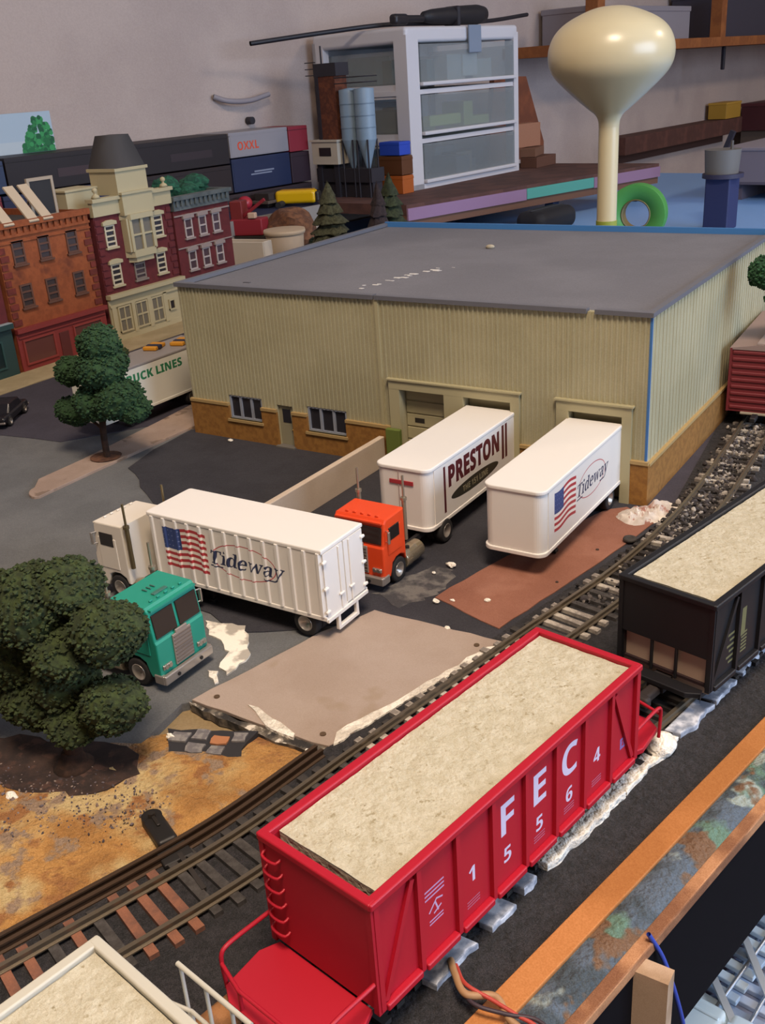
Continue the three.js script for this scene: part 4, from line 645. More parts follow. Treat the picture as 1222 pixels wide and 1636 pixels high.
{ // wiring at the near edge
  const w = thing('wire_bundle', 'loose brown and red wires by the red hopper platform', 'wire');
  mesh('brown_wire', tube([[-9.1, 0.25, -15.2], [-8.7, 0.5, -14.7], [-8.2, 0.55, -14.3], [-7.6, 0.5, -14.6], [-7.1, 0.4, -14.3], [-6.7, 0.35, -14.2]], 0.09, 50, 8), M('#a07c58', 0.6), w);
  mesh('red_wire', tube([[-8.9, 0.3, -15.1], [-8.3, 0.6, -14.5], [-7.6, 0.55, -14.45], [-7.0, 0.5, -14.4], [-6.4, 0.45, -14.35], [-6.0, 0.3, -14.0], [-5.8, -0.5, -13.8]], 0.05, 60, 8), M('#b04238', 0.5), w);
  mesh('dark_wire', tube([[-8.8, 0.3, -14.9], [-8.0, 0.5, -14.2], [-7.2, 0.5, -14.3], [-6.5, 0.5, -14.5], [-5.9, 0.45, -14.3]], 0.05, 60, 8), M('#3b3038', 0.5), w);
  const b = mesh('blue_wire', tube([[-5.2, 0.3, -18.2], [-4.9, -0.6, -18.5], [-4.6, -1.6, -18.6], [-4.3, -3.4, -18.9], [-4.2, -6, -19.3]], 0.06, 40, 8), M('#3247a8', 0.5)); tag(b, 'thin blue wire hanging over the table edge by the bracket', 'wire');
}

// ================================================================ town buildings
// local frame: x runs along the street front, y up, +z towards the street
const paneM = M('#2f2a2a', 0.15), creamPaint = M('#aca180', 0.7), paneGrey = M('#6f695c', 0.2);
function win(parent, u, v, w, h, frameM, { cols = 2, rows = 2, hood = null, sill = true, glass = paneM, depth = 0.1, z = 0 } = {}) {
  const f = 0.14, g = [bx(u - w / 2, v - h / 2, z - 0.1, u - w / 2 + f, v + h / 2, z + depth), bx(u + w / 2 - f, v - h / 2, z - 0.1, u + w / 2, v + h / 2, z + depth), bx(u - w / 2, v + h / 2 - f, z - 0.1, u + w / 2, v + h / 2, z + depth), bx(u - w / 2, v - h / 2, z - 0.1, u + w / 2, v - h / 2 + f, z + depth)];
  for (let i = 1; i < cols; i++) g.push(bx(u - w / 2 + w * i / cols - 0.05, v - h / 2, z - 0.05, u - w / 2 + w * i / cols + 0.05, v + h / 2, z + depth * 0.8));
  for (let i = 1; i < rows; i++) g.push(bx(u - w / 2, v - h / 2 + h * i / rows - 0.07, z - 0.05, u + w / 2, v - h / 2 + h * i / rows + 0.07, z + depth * 0.9));
  const o = mesh('window', g, frameM, parent);
  mesh('pane', bx(u - w / 2 + 0.05, v - h / 2 + 0.05, z - 0.04, u + w / 2 - 0.05, v + h / 2 - 0.05, z + 0.02), glass, o);
  if (hood) mesh('hood', slabXY([[u - w / 2 - 0.22, v + h / 2], [u - w / 2 - 0.22, v + h / 2 + 0.28], [u - w / 4, v + h / 2 + 0.42], [u + w / 4, v + h / 2 + 0.42], [u + w / 2 + 0.22, v + h / 2 + 0.28], [u + w / 2 + 0.22, v + h / 2]], z, z + 0.26, 0.03), hood, o);
  if (sill) mesh('sill', rbox(u, v - h / 2 - 0.08, z + 0.08, w + 0.3, 0.16, 0.3, 0.03, 1), hood || frameM, o);
  return o;
}
const quoins = (u, v0, v1, side, step = 0.62) => Array.from({ length: Math.floor((v1 - v0) / step) }, (_, i) => bx(u, v0 + i * step + 0.05, 0, u + side * (i % 2 ? 0.55 : 0.8), v0 + (i + 1) * step - 0.12, 0.1));
const brickOrange = T(mottle('#8f4b26', '#81411f', { cm: 5, freq: 12, seed: 301, grain: 10, h3: '#6a341c', f3: 4, lo3: 0.6, hi3: 0.75 }), 0.85), brickRed = T(mottle('#5f1f23', '#561b1f', { cm: 5, freq: 12, seed: 302, grain: 8 }), 0.85), brickDark = T(mottle('#722c22', '#5d231b', { cm: 5, freq: 10, seed: 303, grain: 8 }), 0.85);
const roofDark = M('#3a3634', 0.9);
const FX = -67;
function shop(name, label, z0, W, H, D, wallM) {
  const t = thing(name, label, 'building', [FX, 0, z0], Math.PI / 2, 'brick town buildings');
  mesh('wall', [bx(0, 0, -0.4, W, H, 0), bx(0, 0, -D, 0.3, H, -0.4), bx(W - 0.3, 0, -D, W, H, -0.4), bx(0, 0, -D, W, H, -D + 0.3)], wallM, t);
  mesh('roof', bx(0.2, H - 0.7, -D + 0.2, W - 0.2, H - 0.5, -0.3), roofDark, t);
  return t;
}
{ // orange brick building
  const W = 9.4, H = 11.5, t = shop('brick_building', 'orange brick three storey shop building with red storefront', -49.6, W, H, 12, brickOrange);
  mesh('cornice', [bx(-0.1, H - 0.35, -0.3, W + 0.1, H + 0.1, 0.28), bx(0, H - 1.05, 0, W, H - 0.85, 0.16), bx(0, H - 1.5, 0, W, H - 1.38, 0.1), ...Array.from({ length: 15 }, (_, i) => bx(0.25 + i * 0.61, H - 0.85, 0, 0.5 + i * 0.61, H - 0.4, 0.16))], brickOrange, t);
  for (const g of [...quoins(0.05, 3.7, H - 1.6, 1), ...quoins(W - 0.05, 3.7, H - 1.6, -1)]) mesh('quoin', g, brickDark, t);
  const fm = M('#5a3a2c', 0.7);
  for (const v of [9.25, 5.9]) for (const u of [1.85, 4.4, 7.28]) win(t, u, v, 1.15, 1.8, fm, { rows: 3, cols: 1, glass: M('#3d3432', 0.2) });
  const sf = mesh('storefront', [bx(0, 0, 0, W, 3.3, 0.12), bx(-0.05, 3.2, 0, W + 0.05, 3.55, 0.45), bx(0.1, 2.75, 0, W - 0.1, 2.9, 0.22)], M('#7c2b28', 0.7), t);
  for (const u of [2.0, 7.2]) { const w = mesh('display_window', [bx(u - 1.6, 0.55, 0.12, u + 1.6, 0.7, 0.25), bx(u - 1.6, 2.45, 0.12, u + 1.6, 2.6, 0.25), bx(u - 1.6, 0.55, 0.12, u - 1.45, 2.6, 0.25), bx(u + 1.45, 0.55, 0.12, u + 1.6, 2.6, 0.25)], M('#84322d', 0.7), t); mesh('pane', bx(u - 1.45, 0.7, 0.12, u + 1.45, 2.45, 0.16), M('#5f3a35', 0.15), w); }
  mesh('door', rbox(4.6, 1.2, 0.14, 1.0, 2.3, 0.12, 0.03), M('#55211f', 0.6), t);
}
{ // red brick building with cream bay and turret
  const W = 9.2, H = 11.2, t = shop('brick_building', 'red brick building with cream bay window and dark roofed turret', -59.55, W, H, 12, brickRed);
  for (const g of [...quoins(0.05, 4.4, H - 0.5, 1), ...quoins(W - 0.05, 4.4, H - 0.5, -1)]) mesh('quoin', g, brickRed, t);
  mesh('cornice', [bx(-0.1, 10.75, -0.2, W + 0.1, 11.95, 0.25), bx(-0.2, 11.9, -0.4, W + 0.2, 12.2, 0.5), bx(2.9, 10.5, 0, 6.5, 12.3, 0.75), bx(2.8, 12.2, -0.4, 6.6, 12.4, 0.9)], creamPaint, t);
  for (const u of [0.6, 8.7]) mesh('finial', lathe([[0, 0], [0.4, 0], [0.3, 0.25], [0.12, 0.35], [0.1, 0.45], [0.24, 0.6], [0.2, 0.8], [0, 0.9]], 16).translate(u, 12.2, 0.1), creamPaint, t);
  mesh('turret', [bx(2.75, 12.2, -2.6, 6.35, 14.2, 0.55), bx(2.6, 14.1, -2.75, 6.5, 14.35, 0.7)], creamPaint, t);
  mesh('turret_roof', (() => { const g = new THREE.CylinderGeometry(1.4, 2.4, 2.6, 4, 1); g.rotateY(Math.PI / 4); return g.translate(4.55, 15.65, -1.03); })(), M('#3e3c3d', 0.85), t);
  const bay = mesh('bay_window', [prism([[3.0, 0], [3.35, 0.85], [5.95, 0.85], [6.3, 0]].map(([x, z]) => [x, z]), 6.9, 7.5), prism([[2.9, 0], [3.3, 1.0], [6.0, 1.0], [6.4, 0]], 10.1, 10.55), prism([[3.25, 0], [3.6, 0.65], [5.7, 0.65], [6.05, 0]], 6.45, 6.9), bx(3.2, 7.4, 0.62, 3.5, 10.2, 0.85), bx(4.5, 7.4, 0.62, 4.8, 10.2, 0.85), bx(5.8, 7.4, 0.62, 6.1, 10.2, 0.85), bx(3.3, 8.7, 0.6, 6.0, 8.85, 0.82), bx(3.0, 7.4, 0, 3.2, 10.2, 0.7), bx(6.1, 7.4, 0, 6.3, 10.2, 0.7)], creamPaint, t);
  mesh('pane', bx(3.5, 7.4, 0.66, 4.5, 10.1, 0.7), paneGrey, bay); mesh('pane', bx(4.8, 7.4, 0.66, 5.8, 10.1, 0.7), paneGrey, bay);
  const wf = M('#bdb298', 0.6);
  for (const [u, v] of [[1.55, 9.0], [7.35, 9.05], [1.55, 5.75], [7.1, 5.8]]) win(t, u, v, 1.15, 1.85, wf, { rows: 4, cols: 1, hood: creamPaint });
  win(t, 4.35, 5.75, 1.3, 1.8, M('#7a6f66', 0.6), { rows: 4, cols: 1, glass: M('#4a3d3d', 0.2) });
  mesh('storefront', [bx(0, 0, 0, W, 4.0, 0.14), bx(-0.1, 3.85, 0, W + 0.1, 4.2, 0.6), bx(0, 3.1, 0, W, 3.3, 0.3), bx(0, 0, 0, W, 0.55, 0.25), ...[0.1, 2.45, 4.4, 6.4, 8.6].map((u) => bx(u, 0.5, 0, u + 0.45, 3.2, 0.3))], creamPaint, t);
  for (const u of [1.55, 3.6, 5.6]) win(t, u, 1.9, 1.5, 2.3, creamPaint, { rows: 2, cols: 2, glass: paneGrey, sill: false, z: 0.2 });
  win(t, 7.5, 1.9, 0.8, 1.0, creamPaint, { rows: 1, cols: 1, sill: false, z: 0.2 });
}
{ // red building with grey green cornice
  const W = 7.7, H = 10.6, t = shop('brick_building', 'red brick building with grey green cornice and open roof', -69.05, W, H, 12, brickRed);
  mesh('cornice', [bx(-0.05, 9.95, -0.2, W + 0.05, 10.9, 0.25), bx(-0.2, 10.85, -0.4, W + 0.2, 11.2, 0.5), ...Array.from({ length: 12 }, (_, i) => bx(0.2 + i * 0.63, 10.3, 0.25, 0.45 + i * 0.63, 10.85, 0.42)), bx(W - 0.4, 10.8, -12, W + 0.2, 11.2, -0.4)], T(mottle('#5b6263', '#4a5253', { cm: 4, freq: 6, seed: 304, grain: 10 }), 0.8), t);
  const wf = M('#a89c98', 0.6), hood = M('#8d7f7a', 0.7);
  for (const v of [8.25, 5.3]) for (const u of [1.75, 3.7, 5.65]) win(t, u, v, 1.05, 1.75, wf, { rows: 2, cols: 1, hood, glass: M('#4b3a3e', 0.2) });
  mesh('belt_course', [bx(0, 9.4, 0, W, 9.52, 0.12), bx(0, 6.5, 0, W, 6.6, 0.1)], hood, t);
  mesh('storefront', [bx(0, 0, 0, W, 3.2, 0.15), bx(0, 3.1, 0, W, 3.4, 0.4)], M('#4a4f50', 0.7), t);
  const net = thing('green_netting', 'crumpled dark green foliage net lying on the brick building roof', 'net', [-71.2, 10.1, -74.2]);
  const r = rng(310), g = [];
  for (let i = 0; i < 9; i++) { const b = new THREE.IcosahedronGeometry(0.9 + r() * 0.5, 3), p = b.getAttribute('position'); for (let k = 0; k < p.count; k++) { const q = 0.6 + 0.8 * n3(p.getX(k) * 2 + i * 7 + 20, p.getY(k) * 2 + 20, p.getZ(k) * 2 + 20, 311); p.setXYZ(k, p.getX(k) * q, p.getY(k) * q * 0.7, p.getZ(k) * q); } b.computeVertexNormals(); g.push(b.translate((r() - 0.5) * 3.6, 0.5 + r() * 1.1, (r() - 0.5) * 5)); }
  mesh('crumple', g, T(mottle('#1e5a42', '#123f30', { cm: 2, freq: 10, seed: 312, grain: 16 }), 0.85), net);
  mesh('sheet', rbox(1.9, 0.4, -2.2, 1.6, 0.1, 2.4, 0.04), M('#7fc4a8', 0.7), net);
}
{ // dark green shop front at the picture edge
  const W = 9.0, H = 10.8, t = shop('brick_building', 'maroon building with dark green storefront at the picture edge', -40.2, W, H, 12, brickRed);
  mesh('storefront', [bx(0, 0, 0, W, 4.0, 0.14), bx(0, 3.8, 0, W + 0.05, 4.2, 0.5)], M('#1e3a3a', 0.7), t);
  mesh('awning', bx(5.5, 4.1, 0, W, 4.25, 0.5), M('#8f9aa0', 0.7), t);
  for (const v of [8.4, 6.0]) for (const u of [1.6, 4.4, 7.2]) win(t, u, v, 1.1, 1.6, M('#7d6a62', 0.7), { rows: 2, cols: 1 });
  for (const u of [2.2, 6.6]) win(t, u, 1.9, 2.6, 2.2, M('#254646', 0.6), { rows: 1, cols: 2, sill: false, z: 0.14, glass: M('#1c2a2c', 0.15) });
}
{ // things on and behind the roofs
  const plank = M('#b6a48c', 0.8), rw = rng(320);
  [[-50.9, 0], [-53.3, 1], [-54.7, 2]].forEach(([z, i]) => { const o = mesh('roof_plank', bar([-2.1, 2.2, 0], [0.35, -0.4, 0], 0.95, 0.14), plank); place(o, [-67.0, 11.75, z], 0.0); tag(o, ['beige plank leaning on the brick parapet nearest the picture edge', 'beige plank in the middle of three leaning on the parapet', 'beige plank leaning on the parapet nearest the framed black sign'][i], 'plank', 'planks leaning on the parapet'); });
  const sg = thing('roof_sign', 'black framed square sign standing on the orange building roof', 'sign', [-69.6, 10.9, -56.9], Math.PI / 2);
  mesh('frame', [bx(-1.35, 0.3, -0.1, -1.1, 3.4, 0.1), bx(1.1, 0.3, -0.1, 1.35, 3.4, 0.1), bx(-1.35, 3.15, -0.1, 1.35, 3.4, 0.1), bx(-1.35, 0.2, -0.1, 1.35, 0.45, 0.1)], M('#a39583', 0.7), sg);
  mesh('board', bx(-1.12, 0.4, -0.05, 1.12, 3.2, 0.03), M('#232326', 0.6), sg);
  mesh('strut', [rod([-1, 0.1, -1.4], [-1, 2.6, -0.1], 0.08), rod([1, 0.1, -1.4], [1, 2.6, -0.1], 0.08), bx(-1.2, 0, -0.1, -1.0, 0.4, 0.1), bx(1.0, 0, -0.1, 1.2, 0.4, 0.1)], M('#a39583', 0.7), sg);
  const pw = mesh('roof_hut', [rbox(-70.2, 11.9, -60.6, 2.5, 2.0, 3.6, 0.06), rbox(-70.2, 12.9, -60.6, 2.7, 0.2, 3.8, 0.05)], creamPaint); tag(pw, 'plain cream box hut on the roof beside the black sign', 'hut');
}

// ================================================================ trees
const green1 = T(mottle('#37431f', '#262f16', { cm: 1.5, freq: 10, seed: 401, grain: 24 }), 0.95), green2 = T(mottle('#2c4a28', '#1f381f', { cm: 1.5, freq: 10, seed: 402, grain: 22 }), 0.95), barkM = T(mottle('#3f2a1e', '#2b1c14', { cm: 2, freq: 8, seed: 403, grain: 14 }), 0.95);
function foliage(clumps, seed, grainR = 0.11, dens = 150) {
  const r = rng(seed), pos = [], nor = [];
  const put = (g, x, y, z) => { const q = g.index ? g.toNonIndexed() : g, p = q.getAttribute('position'); for (let i = 0; i < p.count; i++) pos.push(p.getX(i) + x, p.getY(i) + y, p.getZ(i) + z); };
  for (const [x, y, z, R, sy = 0.8] of clumps) {
    const core = new THREE.IcosahedronGeometry(R * 0.86, 5), p = core.getAttribute('position');
    const disp = (a, b, c) => 0.72 + 0.55 * n3(a * 1.3 / R + x + 30, b * 1.3 / R + y + 30, c * 1.3 / R + z + 30, seed) ;
    for (let i = 0; i < p.count; i++) { const a = p.getX(i), b = p.getY(i), c = p.getZ(i), k = disp(a, b, c) * (0.94 + 0.12 * n3(a * 7 + 50, b * 7 + 50, c * 7 + 50, seed + 3)); p.setXYZ(i, a * k, b * k * sy, c * k); }
    put(core, x, y, z);
    const n = Math.round(dens * R * R);
    for (let i = 0; i < n; i++) {
      const u = r() * 2 - 1, a = r() * 6.283, s = Math.sqrt(1 - u * u), dx = s * Math.cos(a), dy = u, dz = s * Math.sin(a), k = R * 0.86 * disp(dx * R * 0.86, dy * R * 0.86, dz * R * 0.86) * (0.95 + r() * 0.14);
      const q = new THREE.OctahedronGeometry(grainR * (0.55 + r() * 0.8)); q.rotateX(r() * 3); q.rotateY(r() * 3); q.scale(1, 0.8, 1); put(q, x + dx * k, y + dy * k * sy, z + dz * k);
    }
  }
  const g = new THREE.BufferGeometry(); g.setAttribute('position', new THREE.Float32BufferAttribute(pos, 3)); g.computeVertexNormals(); return g;
}
{
  const t = thing('model_tree', 'big bushy dark green model tree beside the teal cab', 'tree', [-23.6, 0, -16.2]);
  mesh('trunk', [tube([[0, -0.1, 0], [0.05, 1.2, -0.1], [-0.2, 2.4, -0.2], [-0.1, 3.6, -0.2]], 0.3, 20, 10), tube([[0, 1.3, 0], [0.9, 2.2, -0.4], [1.7, 2.9, -0.8]], 0.14, 14, 8), tube([[0, 1.6, 0], [-1.0, 2.6, -0.4], [-2.0, 3.2, -0.7]], 0.14, 14, 8), lathe([[0, -0.05], [0.9, -0.05], [0.5, 0.3], [0.3, 0.7], [0, 0.7]], 14)], barkM, t);
  const P = [[-25.0, 5.4, -17, 1.75], [-26.2, 3.3, -17.2, 1.85], [-22.1, 4.9, -17.4, 1.3], [-22.0, 2.5, -16.9, 1.15], [-24.0, 2.9, -16.9, 1.25], [-27.4, 4.8, -17, 1.5], [-23.8, 6.0, -17.6, 1.2], [-23.6, 4.2, -16.9, 1.3], [-25.2, 1.9, -16.6, 1.35], [-23.4, 1.7, -16.4, 0.95], [-27.4, 2.4, -16.6, 1.4]].map(([x, y, z, R]) => [x + 23.6, y, z + 16.2, R]);
  mesh('foliage', foliage(P, 411, 0.085, 520), green1, t);
  const mulchShade = mesh('mulch_shade_patch', prism(ragged([[-27.5, -16.0], [-25.0, -17.0], [-22.6, -17.9], [-21.4, -16.8], [-21.9, -15.4], [-24.0, -14.6], [-27.0, -13.9]], 0.5, 0.2, 415), -0.1, 0.16, 0.04), T(mottle('#3a2a24', '#2a1f1c', { cm: 3, freq: 10, seed: 416, grain: 12, h3: '#4a342c', f3: 8, lo3: 0.6, hi3: 0.7 }), 0.95)); tag(mulchShade, 'dark brown leaf mould with painted crown shade around the big tree trunk', 'soil');  // soil patch whose dark colour also carries the shade of the crown
  const s = thing('model_tree', 'small dark green model tree on the tan median', 'tree', [-44.9, 0.15, -37.8]);
  mesh('trunk', [tube([[0, -0.1, 0], [0.05, 1.5, 0], [0.3, 3.2, 0], [0.6, 5.2, 0]], 0.2, 20, 8), tube([[0.1, 1.8, 0], [-0.9, 2.3, 0], [-1.9, 2.6, 0]], 0.09, 12, 7)], barkM, s);
  mesh('foliage', foliage([[1.0, 7.0, 0, 1.35, 0.95], [0.9, 5.6, 0, 1.75], [-1.6, 5.2, 0, 1.2], [1.9, 3.9, 0, 1.55], [-2.2, 2.7, 0, 1.15], [0.2, 3.6, 0.2, 1.45], [2.6, 3.2, -0.3, 1.1]], 412, 0.11, 320), green2, s);
  const b = thing('model_tree', 'green model tree above the maroon boxcar at the picture edge', 'tree', [-11.4, 0, -57.6]);
  mesh('trunk', tube([[0, -0.1, 0], [0.1, 4, 0], [-0.3, 8.5, 0]], 0.18, 20, 8), barkM, b);
  mesh('foliage', foliage([[-0.6, 8.8, 0, 1.25], [0.8, 9.2, 0, 1.3], [0.2, 7.6, 0.2, 1.0], [0.9, 8.0, 0, 1.1]], 413, 0.11, 300), T(mottle('#2f5a36', '#20402a', { cm: 1.5, freq: 10, seed: 404, grain: 22 }), 0.95), b);
  const pine = (label, x, z, H, R, m) => {
    const o = thing('pine_tree', label, 'tree', [x, 0, z], 0, 'pines behind the warehouse');
    mesh('trunk', cyl(0.25, 0.12, H * 0.9, 0, H * 0.45, 0, 'y', 8), barkM, o);
    const g = [], rr = rng(Math.round(x * -31)); const tiers = 9;
    for (let i = 0; i < tiers; i++) { const k = i / tiers, r0 = R * Math.pow(1 - k, 0.6) + 0.25, c = new THREE.ConeGeometry(r0, H / tiers * 1.9, 22, 3, false), p = c.getAttribute('position'); for (let j = 0; j < p.count; j++) { const q = 0.78 + 0.44 * hash(Math.round(p.getX(j) * 40), Math.round(p.getZ(j) * 40), i + 5); p.setXYZ(j, p.getX(j) * q, p.getY(j) + (rr() - 0.5) * 0.2, p.getZ(j) * q); } c.computeVertexNormals(); g.push(c.translate(0, 1.2 + k * (H - 1.6) + H / tiers * 0.6, 0)); }
    mesh('needles', g, m, o);
  };
  const pm = (a, b, s) => T(mottle(a, b, { cm: 1.5, freq: 10, seed: s, grain: 16 }), 0.95);
  pine('shaggy grey green pine nearest the town behind the warehouse', -61.2, -85.5, 10.4, 2.7, pm('#4a4a34', '#33321f', 421));
  pine('dull green pine in the middle of three behind the warehouse', -57.0, -90.5, 10.6, 2.5, pm('#353d26', '#252c1b', 422));
  pine('slim dark brown pine nearest the shelf behind the warehouse', -54.3, -84.0, 10.5, 1.6, pm('#33282a', '#241c1f', 423));
  const bush = thing('round_bush', 'small round dark green bush behind the warehouse parapet', 'bush', [-64.5, 0, -88]);
  mesh('foliage', foliage([[0, 3.9, 0, 1.4], [0, 2.2, 0, 1.4]], 414, 0.12, 160), pm('#24352c', '#18261f', 424), bush);
  mesh('stem', cyl(0.2, 0.2, 2, 0, 1, 0, 'y', 8), barkM, bush);
  const db = thing('round_bush', 'tiny dark bush on the grey trailer roof', 'bush', [-49.7, 4.08, -44.6]);
  mesh('foliage', foliage([[0, 0.35, 0, 0.5]], 415, 0.08, 300), green1, db);
  for (const [x, z, w, i] of [[-50.6, -47.3, 1.5, 0], [-49.7, -49.0, 1.6, 1]]) { const o = thing('scrap_strip', i ? 'orange yellow scrap piece on the trailer roof nearest the warehouse' : 'orange yellow scrap piece on the trailer roof beside the tiny bush', 'scrap', [x + 1.2, 4.08, z], 0.3); mesh('strip', rbox(0, 0.14, 0, 1.0, 0.26, w, 0.08), M('#c98a22', 0.6), o); mesh('band', rbox(0.1, 0.2, 0.2, 1.04, 0.24, 0.45, 0.06), M('#23253a', 0.6), o); }
}

// ================================================================ water tower
{
  const t = thing('water_tower', 'tall cream bulb water tower behind the warehouse', 'water tower', [-28.2, 0, -76]);
  const m = new THREE.MeshPhysicalMaterial({ color: hex('#cfc29d'), roughness: 0.32, clearcoat: 0.3, clearcoatRoughness: 0.2 });
  const pts = [[0, 23.62], [1.0, 23.54], [2.0, 23.25], [3.35, 22.6], [4.05, 21.95], [4.42, 21.2], [4.53, 20.5], [4.42, 19.75], [4.1, 19.15], [3.5, 18.5], [2.45, 17.55], [1.55, 16.8], [1.0, 16.35], [0.8, 15.95], [0.75, 15.5]];
  const c = new THREE.CatmullRomCurve3(pts.map(([r, y]) => new THREE.Vector3(r, y, 0)));
  mesh('tank', lathe(c.getPoints(70).map((p) => [Math.max(0, p.x), p.y]).reverse(), 64), m, t);
  mesh('stem', lathe([[0.73, 0.9], [0.75, 5], [0.75, 15.6]], 40), m, t);
  mesh('base_flare', lathe([[0, -0.05], [2.0, -0.05], [2.0, 0.15], [1.4, 0.5], [0.9, 1.2], [0.73, 2.2]], 40), m, t);
  mesh('base_ring', cyl(0.8, 0.8, 0.4, 0, 8.55, 0, 'y', 40), M('#8e9a3c', 0.6), t);
}

// ================================================================ background along the wall (room axes a, y, b)
const roomThing = (name, label, cat, [a, y, b], extra = 0, group) => thing(name, label, cat, room(a, y, b), ROOM + extra, group);
{ // model train boxes stacked against the wall
  const print = (bg, fg) => M(bg, 0.55);
  const bxs = [
    // b0, b1, y0, y1, colour, label, stripe
    [45, 59.3, 11.0, 14.35, '#2b3a58', 'dull blue train box at the end of the top row', '#5c2b38'],
    [59.5, 75.2, 10.9, 14.6, '#1d1418', 'black train box with faint label under the painted backdrop', '#3a2a2e'],
    [75.4, 91.4, 10.9, 14.55, '#1c1418', 'black train box in the middle of the top row', '#2f2429'],
    [91.6, 102.3, 11.5, 14.6, '#8d8a90', 'grey train box with orange lettering in the top row', null],
    [102.5, 106.2, 11.3, 14.55, '#8c2634', 'narrow red train box at the far end of the top row', null],
    [45, 58.3, 7.2, 10.85, '#7a2a35', 'dull red train box in the second row at the picture edge', '#4a2030'],
    [58.5, 74.4, 7.2, 10.75, '#232a4c', 'navy train box in the second row behind the roof sign', '#5a2230'],
    [74.6, 91.4, 7.2, 10.75, '#231719', 'dark brown train box in the second row behind the turret', null],
    [91.6, 102.3, 7.2, 11.35, '#1c2748', 'navy train box with pale script below the grey one', null],
    [102.5, 106.2, 7.2, 11.2, '#31202a', 'narrow dark maroon train box below the red one', null],
    [45, 74, 3.6, 7.0, '#2a2126', 'long dark train box in the third row', null],
    [74.2, 106.2, 3.6, 7.0, '#33262a', 'long dark brown train box in the third row', null],
    [45, 100.6, 0, 3.5, '#282024', 'long dark carton carrying the stacked train boxes', null],
  ];
  for (const [b0, b1, y0, y1, c, l, st] of bxs) {
    const o = roomThing('train_box', l, 'box', [-107.4, y0, (b0 + b1) / 2], 0, 'train boxes stacked along the wall');
    mesh('carton', rbox(0, (y1 - y0) / 2, 0, 6.6, y1 - y0, b1 - b0, 0.08, 1), M(c, 0.55), o);
    mesh('lid_line', rbox(0.02, (y1 - y0) * 0.86, 0, 6.62, 0.05, b1 - b0 + 0.02, 0.02, 1), M('#151116', 0.6), o);
    if (st) mesh('label_stripe', bx(3.28, (y1 - y0) * 0.3, -(b1 - b0) * 0.32, 3.32, (y1 - y0) * 0.55, (b1 - b0) * 0.1), M(st, 0.5), o);
    if (c === '#8d8a90' || c === '#1c2748') {
      const g = planarUV(bx(3.28, 0.2, -(b1 - b0) / 2 + 0.2, 3.33, y1 - y0 - 0.2, (b1 - b0) / 2 - 0.2), 'z', (b1 - b0) / 2, -(b1 - b0) / 2, 'y', 0, y1 - y0);
      mesh('print', g, T(canvasTex(512, 160, (k, w, h) => { k.fillStyle = c; k.fillRect(0, 0, w, h); k.textAlign = 'center'; k.textBaseline = 'middle'; if (c === '#8d8a90') { k.fillStyle = '#cf4a2c'; k.font = 'bold 74px sans-serif'; k.fillText('OXXL', w * 0.3, h * 0.55); } else { k.fillStyle = '#7c8498'; k.font = 'italic 40px serif'; k.fillRect(w * 0.36, h * 0.42, w * 0.34, 8); k.fillRect(w * 0.3, h * 0.5, w * 0.36, 7); } }), 0.5), o, true);
    }
  }
  // painted backdrop sheet
  const bd = roomThing('backdrop_sheet', 'pale blue painted backdrop sheet with a green tree on the wall', 'picture', [-109.6, 14.6, 57]);
  const W = 25, H = 4.3;
  mesh('board', box(0, H / 2, 0, 0.25, H, W), M('#9fb0bd', 0.8), bd);
  const g = planarUV(bx(0.13, 0.02, -W / 2, 0.16, H - 0.02, W / 2), 'z', W / 2, -W / 2, 'y', 0, H);
  mesh('painting', g, T(canvasTex(1024, 176, (k, w, h) => {
    const r = rng(501); k.fillStyle = '#a9bccb'; k.fillRect(0, 0, w, h); k.fillStyle = '#b7c4cc'; k.fillRect(0, h * 0.7, w, h * 0.3);
    const blob = (x, y, s, c) => { k.fillStyle = c; k.beginPath(); k.arc(x, y, s, 0, 7); k.fill(); };
    for (let i = 0; i < 240; i++) { const t = r(), x = w * (0.835 + 0.155 * r()), top = h * (0.06 + 0.9 * Math.pow(Math.abs((x / w - 0.93) / 0.1), 1.4)), y = top + (h * 1.02 - top) * t; blob(x, y, 6 + r() * 9, ['#2f7f4a', '#256b42', '#3a9458', '#1f5a3c'][Math.floor(r() * 4)]); }
  }), 0.8), bd, true);
}
